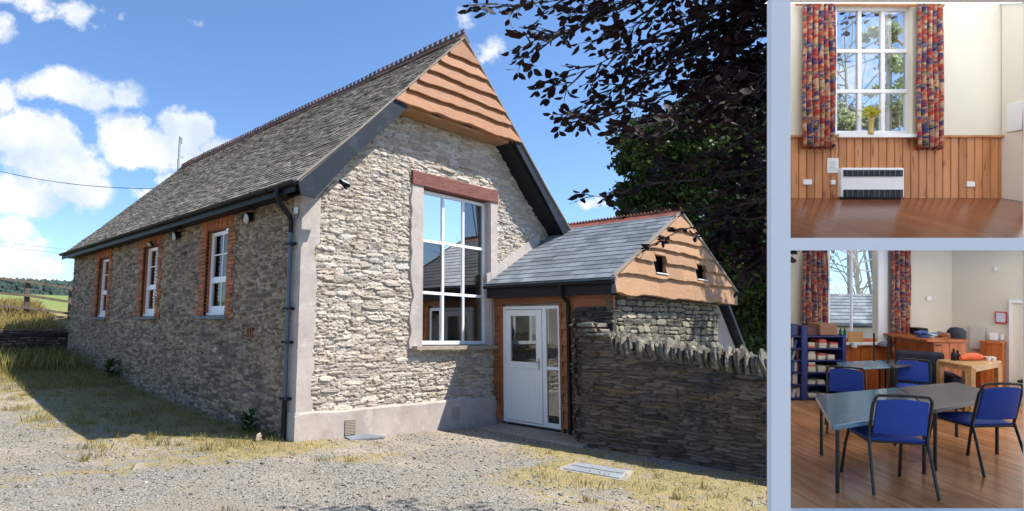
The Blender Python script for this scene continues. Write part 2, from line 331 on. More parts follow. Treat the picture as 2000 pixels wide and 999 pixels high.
def gravel():
    n = 48000
    x = rng.uniform(-9, 4.2, n); y = rng.uniform(-6.5, 3.5, n)
    keep = np.array([(grassy(a, b) < rng.uniform(.2, .9)) and not in_build(a, b) and not (a > 3.95) and not (-.1 < b and a > -.3) for a, b in zip(x, y)])
    x, y = x[keep], y[keep]; n = len(x)
    s = rng.gamma(1.8, .0036, n) + .003; s = np.minimum(s, .036)
    z = np.array([ground_z(a, b) + .022 * mn.noise(Vector((a * .8, b * .8, 0))) + .012 * mn.noise(Vector((a * 3, b * 3, 5))) for a, b in zip(x, y)])
    base = np.array([(1, 0, 0), (0, 1, 0), (-1, 0, 0), (0, -1, 0), (.1, .1, .6), (0, 0, -.4)], float)
    j = rng.uniform(.7, 1.3, (n, 6, 3)); ang = rng.uniform(0, 6.28, n); c, si = np.cos(ang), np.sin(ang)
    v = base[None] * j * s[:, None, None] * np.array([1.3, .9, .8]); vx = v[..., 0] * c[:, None] - v[..., 1] * si[:, None]; vy = v[..., 0] * si[:, None] + v[..., 1] * c[:, None]
    V = np.stack([vx + x[:, None], vy + y[:, None], v[..., 2] + z[:, None] + s[:, None] * .15], -1).reshape(-1, 3)
    f = np.array([(0, 1, 4), (1, 2, 4), (2, 3, 4), (3, 0, 4), (1, 0, 5), (2, 1, 5), (3, 2, 5), (0, 3, 5)]); Fc = (f[None] + np.arange(n)[:, None, None] * 6).reshape(-1, 3)
    t = np.repeat(np.clip(rng.normal(.45, .28, n), 0, 1), 6)
    m = mk('loose_gravel', (.26, .24, .215), .9, [(1.5, (.24, .205, .16), .45, .6), (6, (.33, .17, .10), .70, .74, 2)], (60, .3, .004), ((.25, .26, .28), (1.9, 1.85, 1.75)))
    tag(link_obj('gravel', np_mesh('gravel', V, Fc, m, t)), 'loose grey and buff gravel scattered over the yard', 'gravel', kind='stuff')
gravel()
def blades(name, pts, hmin, hmax, w, tone_fn, mat, label, cat, lean=.5):
    n = len(pts); P = np.array(pts); h = rng.uniform(hmin, hmax, n) * (P[:, 3] if P.shape[1] > 3 else 1); a = rng.uniform(0, 6.28, n)
    d = np.stack([np.cos(a), np.sin(a), np.zeros(n)], -1); la = rng.uniform(0, 6.28, n); ln = np.stack([np.cos(la), np.sin(la), np.zeros(n)], -1) * (h * rng.uniform(.1, lean, n))[:, None]
    b = P[:, :3]; up = np.array([0, 0, 1.])
    ww = np.full(n, w)[:, None]
    v = np.stack([b - d * ww, b + d * ww, b + ln * .35 + up * h[:, None] * .55 + d * ww * .8, b + ln + up * h[:, None] * .98], 1).reshape(-1, 3)
    f = np.array([(0, 1, 2), (0, 2, 3)]); Fc = (f[None] + np.arange(n)[:, None, None] * 4).reshape(-1, 3)
    t = np.repeat(np.array([tone_fn(p) for p in P]), 4)
    return tag(link_obj(name, np_mesh(name, v, Fc, mat, t)), label, cat, kind='stuff')
def grasses():
    pts = []
    for _ in range(80000):
        x = rng.uniform(-8, 4.0); y = rng.uniform(-5.6, 13.3)
        if y > 0: x = rng.uniform(-5, .0)
        g = grassy(x, y)
        g += .5 * mn.noise(Vector((x * 3, y * 3, 1))) + .25 * mn.noise(Vector((x * 9, y * 9, 4)))
        if g < rng.uniform(.35, 1.1) or in_build(x, y): continue
        k = 1 if y < -.2 else (1.6 if x > -.6 else 1.1) + (1.2 if y > 7 else 0)
        if -.15 < x < 4.7 and -.2 < y: continue
        pts.append((x, y, ground_z(x, y) - .005, k))
    for k in range(420):   # separate tufts
        x = rng.uniform(-6.5, 3.9); y = rng.uniform(-5.4, 9)
        if y > 0: x = rng.uniform(-3.2, -.05)
        if in_build(x, y) or (-.15 < x < 4.7 and -.2 < y) or grassy(x, y) < rng.uniform(.1, .8): continue
        r_ = rng.uniform(.02, .11); kk = rng.uniform(.6, 1.7) * (1.5 if y > 0 else 1)
        for q in range(int(rng.uniform(14, 46))): a_ = rng.normal(0, r_); b_ = rng.normal(0, r_); pts.append((x + a_, y + b_, ground_z(x, y) - .004, kk))
    blades('short_grass', pts, .015, .07, .003, lambda p: np.clip(rng.normal(.62, .3), 0, 1), M_grass, 'short half dry grass and weeds growing through the gravel of the yard', 'grass')
    pts = []
    for _ in range(12000):
        x = rng.uniform(-7, .1); y = rng.uniform(14.0, 19)
        pts.append((x, y, ground_z(x, y) - .01, 1))
    blades('bank_grass', pts, .15, .42, .008, lambda p: np.clip(rng.normal(.85, .2), 0, 1), M_grass, 'long straw coloured grass on the bank above the low stone wall', 'grass')
    pts = []
    for _ in range(2600):
        x = rng.uniform(-4.5, -.15); y = rng.uniform(9.5, 13.6)
        pts.append((x, y, ground_z(x, y) - .01, 1))
    blades('tall_grass', pts, .2, .55, .006, lambda p: np.clip(rng.normal(.45, .3), 0, 1), M_grass, 'tall seeding grass at the foot of the low stone wall', 'grass', .35)
grasses()
def tuft_plant(name, c, n, h, leafw, label, mat=M_weed, spread=.12):
    V = []; Fc = []; T = []
    for i in range(n):
        a = rng.uniform(0, 6.28); r = spread * math.sqrt(rng.uniform(0, 1)); b = Vector(c) + Vector((r * math.cos(a) * .5, r * math.sin(a) * .5, rng.uniform(0, h * .75)))
        dr = Vector((math.cos(a), math.sin(a), rng.uniform(-.1, .9))).normalized(); L_ = rng.uniform(.5, 1) * h * .45; s = dr.cross(Vector((0, 0, 1))).normalized() * leafw * rng.uniform(.6, 1.2)
        k = len(V); V += [b, b + dr * L_ * .5 + s, b + dr * L_, b + dr * L_ * .5 - s]; Fc += [(k, k + 1, k + 2, k + 3)]; T += [rng.uniform(0, 1)] * 4
    return tag(link_obj(name, np_mesh(name, [tuple(v) for v in V], Fc, mat, T)), label, 'plant')

# ------------------------------------------------------------------ rubble walls
class Fr:   # wall frame: origin, u, v (up), n (out)
    def __init__(s, O, U, Vv, Nn): s.O = Vector(O); s.U = Vector(U); s.V = Vector(Vv); s.N = Vector(Nn)
    def __call__(s, u, v, w=0): return s.O + s.U * u + s.V * v + s.N * w
def rubble(fr, u0, u1, v0, v1, hs, ls, inside, parent, mat, nparts, proud=.035, wob=.02, wobf=1.2, near=None, name='stone', gap=.006, tiltr=.25, tfn=None, joined=True):
    st = []; v = v0
    while v < v1:
        h = rng.uniform(*hs); u = u0 - rng.uniform(0, .2)
        while u < u1:
            # sometimes two thin stones in one course
            l = rng.uniform(*ls) * (1.3 if rng.random() < .15 else 1)
            parts = [(0, 1)] if rng.random() < .72 else [(0, rng.uniform(.35, .6)), None]
            if parts[-1] is None: parts[-1] = (parts[0][1], 1)
            for a, b in parts:
                cu = u + l / 2; cv = v + h * (a + b) / 2 + wob * mn.noise(Vector((cu * wobf, v * 2.1, 1.7))) * 2
                if inside(cu, cv): st.append((cu, cv, l, h * (b - a)))
            u += l
        v += h
    def one(cu, cv, l, h):
        l -= gap * rng.uniform(.3, 2.2); h -= gap * rng.uniform(.3, 2.2); k = 8; out = []
        ang = [(-1, -.55), (-.62, -1), (.55, -1), (1, -.5), (1, .55), (.6, 1), (-.5, 1), (-1, .5)]
        rot = rng.normal(0, .035)
        pr = proud * rng.uniform(.15, 1.0); tu, tv = rng.normal(0, tiltr * .12), rng.normal(0, tiltr)
        outl = []
        for x, y in ang:
            x = x * rng.uniform(.88, 1.02); y = y * rng.uniform(.82, 1.03); outl.append((x * l / 2 - y * h / 2 * rot, y * h / 2 + x * l / 2 * rot))
        V = []
        e = min(l, h)
        for (ins, dp) in ((1.0, -.03), (1.0, pr * .55), (.80, pr)):
            for x, y in outl:
                r = 1 if ins == 1.0 else None
                xx, yy = (x, y) if r else (x - math.copysign(min(abs(x), e * .13), x), y - math.copysign(min(abs(y), e * .16), y))
                V.append(fr(cu + xx, cv + yy, dp if dp < 0 else max(.002, dp + tu * xx * .6 + tv * yy + rng.normal(0, .0025))))
        Fs = [(r * k + i, r * k + (i + 1) % k, (r + 1) * k + (i + 1) % k, (r + 1) * k + i) for r in range(2) for i in range(k)]
        c = len(V); V.append(fr(cu + rng.normal(0, l * .08), cv, pr * 1.05 + rng.normal(0, .003)))
        Ft = [(2 * k + i, 2 * k + (i + 1) % k, c, c) for i in range(k)]
        return V, Fs, Ft
    near = near or (lambda u, v: (fr(u, v) - CAM).length)
    if joined: st.sort(key=lambda s: near(s[0], s[1]) / math.sqrt(s[2] * s[3]))
    else:      # the wall face itself carries the coursing; the stones standing proudest of it are pieces of their own, spread over the wall
        st.sort(key=lambda s: near(s[0], s[1]) / math.sqrt(s[2] * s[3])); st = st[:nparts * 4]; rng.shuffle(st); st = st[:nparts]
    VV = []; FF = []; TT = []
    for i, s in enumerate(st):
        V, Fs, Ft = one(*s); t = float(np.clip(rng.normal(.45, .25), 0, 1)) if tfn is None else tfn(s)
        if i < nparts:
            me = bpy.data.meshes.new(name); me.from_pydata([tuple(v) for v in V], [], Fs + [f[:3] for f in Ft]); a = me.attributes.new('tone', 'FLOAT', 'POINT'); a.data.foreach_set('value', [t] * len(V))
            me.materials.append(mat); me.update(); link_obj(name, me, parent)
        else:
            b = len(VV); VV += V; FF += [tuple(b + q for q in f) for f in Fs + Ft]; TT += [t] * len(V)
    if VV:
        me = bpy.data.meshes.new('small_stones'); me.from_pydata([tuple(v) for v in VV], [], [f if f[2] != f[3] else f[:3] for f in FF]); a = me.attributes.new('tone', 'FLOAT', 'POINT'); a.data.foreach_set('value', TT)
        me.materials.append(mat); me.update(); o = link_obj('rubble_stones', me, parent); o['kind'] = 'stuff'
def backing(fr, u0, u1, v0, v1, step, inside, mat, parent, name, amp=.012, off=0.0):
    us = np.arange(u0, u1 + step * .5, step); vs = np.arange(v0, v1 + step * .5, step); idx = {}; V = []; Fc = []
    def vid(i, j):
        if (i, j) not in idx:
            idx[(i, j)] = len(V); u, v = us[i], vs[j]; V.append(tuple(fr(u, v, off + amp * mn.noise(Vector((u * 9, v * 14, 2))) + amp * .6 * mn.noise(Vector((u * 25, v * 30, 7))))))
        return idx[(i, j)]
    for i in range(len(us) - 1):
        for j in range(len(vs) - 1):
            if inside((us[i] + us[i + 1]) / 2, (vs[j] + vs[j + 1]) / 2): Fc.append((vid(i, j), vid(i + 1, j), vid(i + 1, j + 1), vid(i, j + 1)))
    return link_obj(name, np_mesh(name, V, Fc, mat), parent)
class VN:   # value noise and cells on numpy arrays
    def __init__(s, seed): s.r = np.random.default_rng(seed).random((256, 256, 4))
    def val(s, x, y, c=0):
        xi = np.floor(x).astype(int); yi = np.floor(y).astype(int); fx = x - xi; fy = y - yi; fx = fx * fx * (3 - 2 * fx); fy = fy * fy * (3 - 2 * fy); t = s.r[..., c]; g = lambda a, b: t[(xi + a) & 255, (yi + b) & 255]
        return (g(0, 0) * (1 - fx) + g(1, 0) * fx) * (1 - fy) + (g(0, 1) * (1 - fx) + g(1, 1) * fx) * fy - .5
    def fbm(s, x, y, n=4, c=0): return sum(s.val(x * 2 ** i + 17 * i, y * 2 ** i + 31 * i, c) * .5 ** i for i in range(n))
    def cells(s, x, y, jit=.85):
        xi = np.floor(x).astype(int); yi = np.floor(y).astype(int); F1 = np.full(x.shape, 9.); F2 = np.full(x.shape, 9.); I = np.zeros(x.shape); J = np.zeros(x.shape); DX = np.zeros(x.shape); DY = np.zeros(x.shape)
        for a in (-1, 0, 1):
            for b in (-1, 0, 1):
                r = s.r[(xi + a) & 255, (yi + b) & 255]; dx = xi + a + .5 + (r[..., 0] - .5) * jit - x; dy = yi + b + .5 + (r[..., 1] - .5) * jit * .6 - y; d = np.maximum(abs(dx) * .9, abs(dy)) * .55 + np.hypot(dx, dy) * .45
                m = d < F1; F2 = np.where(m, F1, np.minimum(F2, d)); F1 = np.where(m, d, F1); I = np.where(m, r[..., 2], I); J = np.where(m, r[..., 3], J); DX = np.where(m, dx, DX); DY = np.where(m, dy, DY)
        return F1, F2, I, J, DX, DY
def rough_wall(fr, u0, u1, v0, v1, step, inside, mat, parent, name, su, sv, depth, seed=1, fine=.008, big=.02, joint=.16, off=0, tilt=.5):
    vn = VN(seed); us = np.arange(u0, u1 + step * .5, step); vs = np.arange(v0, v1 + step * .5, step); Ug, Vg = np.meshgrid(us, vs, indexing='ij')
    wu = Ug + .06 * vn.fbm(Ug * 2, Vg * 3, 3, 1); wv = Vg + .03 * vn.fbm(Ug * 1.1, Vg * 2, 3, 2) + .012 * vn.fbm(Ug * 7, Vg * 9, 2, 3)
    row = 1.0; F1, F2, I, J, DX, DY = vn.cells(wu * su, wv * sv); G1, G2, I2, J2, EX, EY = vn.cells(wu * su * 1.9 + 40, wv * sv * 1.7 + 80)
    thin = (vn.val(Ug * .9, Vg * 1.7, 1) > .08); F1, F2, I, J, DX, DY = [np.where(thin, b, a) for a, b in zip((F1, F2, I, J, DX, DY), (G1, G2, I2, J2, EX, EY))]
    e = np.clip((F2 - F1) / joint, 0, 1); e = e * e * (3 - 2 * e); h = depth * (e * (.35 + .65 * I) + (DY * (J - .35) * tilt + DX * (I - .5) * tilt * .5) * e) + big * vn.fbm(Ug * .8, Vg * .9, 2) + fine * vn.fbm(Ug * 22, Vg * 38, 3, 1) + fine * .8 * vn.fbm(Ug * 60, Vg * 70, 2, 2)
    O = np.array(fr.O); P = O + Ug[..., None] * np.array(fr.U) + Vg[..., None] * np.array(fr.V) + (h + off)[..., None] * np.array(fr.N)
    nu, nv = Ug.shape; cm = np.array([[inside(us[i] + step / 2, vs[j] + step / 2) for j in range(nv - 1)] for i in range(nu - 1)]); idx = np.arange(nu * nv).reshape(nu, nv)
    F_ = np.stack([idx[:-1, :-1], idx[1:, :-1], idx[1:, 1:], idx[:-1, 1:]], -1)[cm]; used = np.unique(F_); mp = np.zeros(nu * nv, int); mp[used] = np.arange(len(used))
    tone = np.clip((.15 + .75 * J) * (.35 + .65 * e), 0, 1).ravel()[used]
    o = link_obj(name, np_mesh(name, P.reshape(-1, 3)[used], mp[F_], mat, tone), parent); return o
def slab_strip(fr, pts_a, pts_b, w, mat, parent, name, wback=-.02):
    """strip between two polylines (u,v), proud by w, with closed rim"""
    n = len(pts_a); V = []
    for (a, b) in zip(pts_a, pts_b):
        e = .12
        aa = (a[0] + (b[0] - a[0]) * e * .3, a[1] + (b[1] - a[1]) * e * .3); bb = (b[0] + (a[0] - b[0]) * e * .3, b[1] + (a[1] - b[1]) * e * .3)
        V += [fr(*a, wback), fr(*a, w * .7), fr(*aa, w), fr(*bb, w), fr(*b, w * .7), fr(*b, wback)]
    Fs = [(i * 6 + k, (i + 1) * 6 + k, (i + 1) * 6 + k + 1, i * 6 + k + 1) for i in range(n - 1) for k in range(5)] + [tuple(range(6)), tuple((n - 1) * 6 + k for k in range(6))]
    return MB().add(V, Fs).build(name, mat, parent, smooth=True)

# ------------------------------------------------------------------ the hall
hall = empty('village_hall'); tag(hall, 'long stone hall with big gable window, orange boarded gable top and slate roof', 'building')
GS = .998
def gx(x): return CAM.x + (x - CAM.x) * GS
def gz(z): return CAM.z + (z - CAM.z) * GS
XR = gx(3.335); HW = 2 * XR; HL = 13.35
def roof_z(x):   # underside line of the roof at the wall planes
    d = XR - abs(x - XR); return min(3.86 + .90 * (d + .35), gz(7.28) - .955 * (XR - d))
FG = Fr((0, 0, 0), (1, 0, 0), (0, 0, 1), (0, -1, 0)); FS = Fr((0, 0, 0), (0, 1, 0), (0, 0, 1), (-1, 0, 0))
WX0, WX1, WZ0, WZ1 = 2.66, 4.58, 1.42, 4.37
def in_gable(u, v): return 0.0 < u < HW and -.25 < v < roof_z(u) - .06 and not (WX0 - .02 < u < WX1 and WZ0 < v < WZ1) and not (u > 4.76 and v < 2.45 + .545 * (u - 4.6) - .25)
SWIN = [(2.50, 3.46), (6.03, 7.0), (9.68, 10.62)]; SZ0, SZ1 = 1.90, 3.60
def in_side(u, v): return 0 < u < HL and -.3 < v < 3.95 and not any(a < u < b and SZ0 < v < SZ1 for a, b in SWIN)
rough_wall(FG, 0, HW, -.3, 7.1, .0135, in_gable, M_gable, hall, 'gable_wall', 3.0, 15.5, .038, 5, fine=.014, joint=.11, off=-.014, tilt=.8)
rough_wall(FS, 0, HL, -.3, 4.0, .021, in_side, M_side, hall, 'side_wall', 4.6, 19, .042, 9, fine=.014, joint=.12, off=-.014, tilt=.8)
rubble(FG, .15, HW, .38, 6.9, (.055, .125), (.12, .42), lambda u, v: in_gable(u, v) and u > .16 and v > .38 and not (2.36 < u < 4.7 and 1.38 < v < 4.6), hall, M_gable, 170, .036, joined=False, gap=.0)
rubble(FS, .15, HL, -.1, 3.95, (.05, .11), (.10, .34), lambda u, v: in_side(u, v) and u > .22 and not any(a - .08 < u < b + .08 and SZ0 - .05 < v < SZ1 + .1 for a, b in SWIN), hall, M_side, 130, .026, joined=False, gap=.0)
# rear and right walls, interior
bw = MB(); bw.box((HW - .02, 0.02, -.3), (HW + .0, HL, 4.1)); bw.box((0, HL - .02, -.3), (HW, HL, 4.0)); bw.prism([(0, HL - .03, 4), (HW, HL - .03, 4), (XR, HL - .03, 7.2)], (0, .02, 0)); bw.build('rear_wall', M_smort, hall)
inn = MB(); inn.box((.25, .3, .05), (HW - .2, 12.9, .08)); inn.box((HW - .22, .3, .08), (HW - .2, 12.9, 3.9)); inn.box((.3, 12.9, .08), (HW - .3, 12.92, 3.7)); inn.build('inner_wall', M_interior, hall)
dd = MB(); dd.box((HW - .27, .3, .08), (HW - .23, 12.9, 1.3)); dd.box((.3, 12.85, .08), (HW - .3, 12.89, 1.3)); dd.build('inner_dado', M_interior_dark, hall)
idr = MB(); idr.box((HW - .33, 4.2, .1), (HW - .28, 5.2, 2.2)); idr.build('inner_door', M_upvc, hall)
# reveals of the openings
rv = MB()
for a, b in ((WX0 - .06, WX0), (WX1 - .03, WX1 + .06)): rv.box((a, -.02, WZ0), (b, .35, WZ1))
rv.box((WX0 - .06, .14, WZ1 - .02), (WX1 + .06, .35, WZ1 + .05)); rv.box((WX0 - .06, .14, WZ0 - .06), (WX1 + .06, .35, WZ0 + .01)); rv.build('window_reveal', M_render, hall)
# render bands
def wavy(a, b, n, base, amp, seed, hor=False):
    out = []
    for i in range(n):
        t = a + (b - a) * i / (n - 1); d = base + amp * mn.noise(Vector((t * 1.9, seed, 0))) + amp * .5 * mn.noise(Vector((t * 5, seed, 4)))
        out.append((t, d) if hor else (d, t))
    return out
q = wavy(.35, 4.06, 60, .27, .07, 3); q = [(min(.40, max(.17, u + (.05 if v > 3 else 0))), v) for u, v in q]
slab_strip(FG, [(-.05, v) for _, v in q], q, .05, M_render, hall, 'corner_render')
q = wavy(-.25, 3.95, 50, .19, .03, 8); slab_strip(FS, [(-.048, v) for _, v in q], q, .046, M_render, hall, 'corner_render')
q = wavy(1.36, 4.40, 50, 2.33, .09, 5); slab_strip(FG, [(max(2.18, u), v) for u, v in q], [(WX0 - .02, v) for _, v in q], .05, M_render, hall, 'window_surround')
q = wavy(1.40, 4.42, 50, 4.80, .03, 6); slab_strip(FG, [(WX1 - .01, v) for _, v in q], q, .05, M_render, hall, 'window_surround')
q = wavy(-.07, 4.74, 60, .41, .035, 12, True); slab_strip(FG, [(u, -.35) for u, _ in q], q, .085, M_render, hall, 'plinth')
q = wavy(-.08, .24, 8, .42, .02, 12, True); slab_strip(FS, [(u, -.35) for u, _ in q], q, .075, M_render, hall, 'plinth')
# flashing of the porch roof against the gable
MB().prism([(4.46, -.044, 2.60), (6.3, -.044, 3.60), (6.3, -.044, 3.92), (4.80, -.044, 3.06), (4.46, -.044, 2.84)], (0, .05, 0)).build('mortar_fillet', M_render, hall)
MB().prism([(2.36, -.055, 1.335), (2.40, -.155, 1.345), (4.80, -.155, 1.345), (4.80, -.05, 1.335)], (0, 0, .075)).build('window_sill', M_sill, hall, bevel=.006)
MB().box((2.33, -.075, 4.37), (4.80, .2, 4.635)).build('window_lintel', M_lintel, hall, bevel=.012)
# big window
def pane_window(parent, name, o, ux, w, h, cols, rows, fw=.06, bar=.045, depth=.07, nrm=(0, -1, 0), matf=M_upvc, matg=M_glass, rows_at=None):
    fr = Fr(o, ux, (0, 0, 1), nrm); win = None
    def bar_(mb, u0, v0, u1, v1, d0, d1): mb.hexa([fr(u0, v0, d0), fr(u1, v0, d0), fr(u1, v1, d0), fr(u0, v1, d0), fr(u0, v0, d1), fr(u1, v0, d1), fr(u1, v1, d1), fr(u0, v1, d1)])
    mb = MB(); bar_(mb, 0, 0, fw, h, -depth, 0); bar_(mb, w - fw, 0, w, h, -depth, 0); bar_(mb, fw, 0, w - fw, fw * 1.15, -depth, -.002); bar_(mb, fw, h - fw, w - fw, h, -depth, -.002)
    win = mb.build(name, matf, parent, bevel=.006)
    us = [fw + (w - 2 * fw) * i / cols for i in range(cols + 1)]; vs = rows_at or [fw + (h - 2 * fw) * i / rows for i in range(rows + 1)]
    for u in us[1:-1]: m2 = MB(); bar_(m2, u - bar / 2, fw, u + bar / 2, h - fw, -depth * .8, -.008); m2.build('glazing_bar', matf, win, bevel=.004)
    for v in vs[1:-1]: m2 = MB(); bar_(m2, fw, v - bar / 2, w - fw, v + bar / 2, -depth * .8, -.005); m2.build('glazing_bar', matf, win, bevel=.004)
    for i in range(cols):
        for j in range(rows):
            m3 = MB(); e = list(rng.normal(0, .0010, 3)); d = -depth * .5
            m3.add([fr(us[i], vs[j], d + e[0]), fr(us[i + 1], vs[j], d + e[1]), fr(us[i + 1], vs[j + 1], d + e[2]), fr(us[i], vs[j + 1], d + e[0] - e[1] + e[2])], [(0, 1, 2, 3)]); m3.build('pane', matg, win)
    return win
pane_window(hall, 'window', (2.67, .09, 1.43), (1, 0, 0), 1.88, 2.92, 3, 3, fw=.062, bar=.055, rows_at=[.07, .97, 1.95, 2.86])
# side windows
for wi, (a, b) in enumerate(SWIN):
    w = b - a; mb = MB(); fr = Fr((.10, a, 0), (0, 1, 0), (0, 0, 1), (-1, 0, 0))
    def bb(mb, u0, v0, u1, v1, d0, d1): mb.hexa([fr(u0, v0, d0), fr(u1, v0, d0), fr(u1, v1, d0), fr(u0, v1, d0), fr(u0, v0, d1), fr(u1, v0, d1), fr(u1, v1, d1), fr(u0, v1, d1)])
    f = .075; T = SZ1 - .03
    for q in ((0, SZ0, f, T), (w - f, SZ0, w, T)): bb(mb, *q, -.07, 0)
    bb(mb, f, T - f, w - f, T, -.07, -.002); bb(mb, f, SZ0, w - f, SZ0 + .20, -.07, -.004); bb(mb, f, 2.55, w - f, 2.67, -.07, .012)
    win = mb.build('window', M_upvc, hall, bevel=.006)
    cil = MB(); bb(cil, -.0, SZ0 + .02, w, SZ0 + .07, 0, .05); cil.build('window_cill', M_upvc, win, bevel=.004)
    for q in ((w * .5 - .011, SZ0 + .2, w * .5 + .011, 2.55), (w * .5 - .011, 2.67, w * .5 + .011, T - f), (f, 3.10, w - f, 3.125)):
        m2 = MB(); bb(m2, *q, -.04, -.016); m2.build('glazing_bar', M_upvc, win)
    for q in ((f, SZ0 + .2, w - f, 2.55), (f, 2.67, w - f, T - f)):
        m3 = MB(); m3.add([fr(q[0], q[1], -.03), fr(q[2], q[1], -.03), fr(q[2], q[3], -.03), fr(q[0], q[3], -.03)], [(0, 1, 2, 3)]); m3.build('pane', M_glass3, win)
    for q in ((.04, .30), (w - .30, w - .06)):
        cv = MB(); nn_ = 24; V_ = []
        for i in range(nn_ + 1):
            u_ = q[0] + (q[1] - q[0]) * i / nn_; V_ += [fr(u_, SZ0 + .05, -.20 + .03 * math.sin(i * 1.3)), fr(u_, T, -.20 + .025 * math.sin(i * 1.3))]
        cv.add(V_, [(2 * i, 2 * i + 2, 2 * i + 3, 2 * i + 1) for i in range(nn_)]); cv.build('curtain', M_incurt, hall)
    # brick surround, each brick a piece
    sur = box('brick_reveal', (0.0, b - .002, SZ0), (.12, b + .06, SZ1 + .0), M_brick, hall)
    box('brick_reveal', (0.0, a - .06, SZ0), (.12, a + .002, SZ1), M_brick, hall); box('brick_reveal', (0.0, a, SZ1 - .002), (.12, b, SZ1 + .06), M_brick, hall)
    nb = 21; z = SZ0 - .05
    while z < SZ1 + .02:
        for side in (0, 1):
            L_ = (.30 if int(z / .077) % 6 < 3 else .21) + rng.normal(0, .012)
            y0, y1 = (a - L_, a + .002) if side == 0 else (b - .002, b + L_)
            MB().box((-.028 - rng.uniform(0, .010), y0, z + .004), (.05, y1, z + .070), t=rng.uniform(0, 1)).build('brick', M_brick, sur, bevel=.004, seg=1)
        z += .077
    y = a - .22
    while y < b + .2:
        tall = .22 + .05 * math.cos((y - (a + b) / 2) * 2.2)
        MB().box((-.03 - rng.uniform(0, .010), y + .004, SZ1 + .002), (.05, y + .068, min(3.86, SZ1 + tall)), t=rng.uniform(0, 1)).build('brick', M_brick, sur, bevel=.004, seg=1)
        y += .075
    box('slate_sill', (-.10, a - .16, SZ0 - .06), (.1, b + .16, SZ0 - .002), M_slate2, hall, bevel=.008)
# roof
PROF = [(gx(-.37), gz(3.90)), (gx(.62), gz(4.80)), (XR, gz(7.42))]
def slate_point(s, side=1):    # s = distance up the slope from the eave
    x, z = PROF[0]
    for (a, b) in zip(PROF[:-1], PROF[1:]):
        L_ = math.dist(a, b)
        if s <= L_ or b is PROF[-1]: t = s / L_; x = a[0] + (b[0] - a[0]) * t; z = a[1] + (b[1] - a[1]) * t; d = ((b[0] - a[0]) / L_, (b[1] - a[1]) / L_); break
        s -= L_
    return (x, z), d
def main_roof():
    LT = math.dist(PROF[0], PROF[1]) + math.dist(PROF[1], PROF[2]); rows = 48; ex = LT / rows; allb = []
    for r in range(rows):
        y = -.44 - (r % 2) * .11
        while y < 13.3:
            w = rng.uniform(.17, .27); y1 = min(y + w, 13.34); y0 = max(y, -.45)
            if y1 - y0 > .05: allb.append((r, y0, y1))
            y += w
    def geo(r, y0, y1):
        s0 = r * ex - .012 + rng.normal(0, .007); s1 = s0 + ex * 1.65; (x0, z0), d = slate_point(max(s0, 0)); nx, nz = -d[1], d[0]
        s1 = min(s1, LT + .01); ln = s1 - s0; th = rng.uniform(.007, .014); lift = .030 + rng.normal(0, .003); g = .003
        p = []
        for (s, l0) in ((0, lift), (ln, .008)):
            for (yy, hh) in ((y0 + g, 0), (y1 - g, rng.normal(0, .003))):
                p.append((x0 + d[0] * s + nx * (l0 + hh), yy, z0 + d[1] * s + nz * (l0 + hh)))
        lo = [(a[0] - nx * th, a[1], a[2] - nz * th) for a in p]
        return [lo[0], lo[1], lo[3], lo[2], p[0], p[1], p[3], p[2]]
    allb.sort(key=lambda b: (Vector((slate_point(b[0] * ex)[0][0], (b[1] + b[2]) / 2, slate_point(b[0] * ex)[0][1])) - CAM).length)
    rf = MB()
    # decking below the slates, both slopes
    for mir in (0, 1):
        for (a, b) in zip(PROF[:-1], PROF[1:]):
            fx_ = (lambda x: x) if not mir else (lambda x: 2 * XR - x)
            rf.add([(fx_(a[0]), -.42, a[1]), (fx_(b[0]), -.42, b[1]), (fx_(b[0]), 13.32, b[1]), (fx_(a[0]), 13.32, a[1]), (fx_(a[0]), -.42, a[1] - .05), (fx_(b[0]), -.42, b[1] - .05), (fx_(b[0]), 13.32, b[1] - .05), (fx_(a[0]), 13.32, a[1] - .05)],
                   [(0, 1, 2, 3), (7, 6, 5, 4), (0, 4, 5, 1), (2, 6, 7, 3), (0, 3, 7, 4), (1, 5, 6, 2)])
    roof = rf.build('roof', M_slate, hall)
    rest = MB()
    for i, b in enumerate(allb):
        t = float(np.clip(rng.normal(.42, .27), 0, 1)); g = geo(*b)
        if i < 300: MB().hexa(g, t).build('slate', M_slate, roof)
        else: rest.hexa(g, t)
    o = rest.build('roof_slates', M_slate, roof); o['kind'] = 'stuff'
    back = MB()
    for r in range(rows):
        for k in range(46): 
            g = geo(r, -.44 + k * .3, -.44 + (k + 1) * .3); back.hexa([(2 * XR - p[0], p[1], p[2]) for p in g], float(rng.uniform(0, 1)))
    o = back.build('rear_slates', M_slate, roof); o['kind'] = 'stuff'
    # crested ridge tiles
    tm = MB(); a = .15; Lr = .30
    tm.prism([(-a, 0, -.125), (0, 0, .03), (a, 0, -.125), (a - .02, 0, -.14), (0, 0, -.005), (-a + .02, 0, -.14)], (0, Lr - .006, 0)); tm.box((-.012, .0, .02), (.012, Lr - .006, .055))
    for k in range(2):
        y = .04 + k * .15; tm.prism([(-.014, y - .005, .05), (-.014, y + .055, .05), (-.014, y + .070, .135), (-.014, y + .025, .115), (-.014, y - .02, .135)], (.028, 0, 0))
    tme = tm.mesh('ridge_tile', M_terra)
    for i in range(46):
        o = link_obj('ridge_tile', tme, roof); o.location = (XR + rng.normal(0, .003), -.46 + i * .30, gz(7.47) + rng.normal(0, .004) + .012 * math.sin(i * .37)); o.rotation_euler = (rng.normal(0, .01), rng.normal(0, .015), 0)
main_roof()
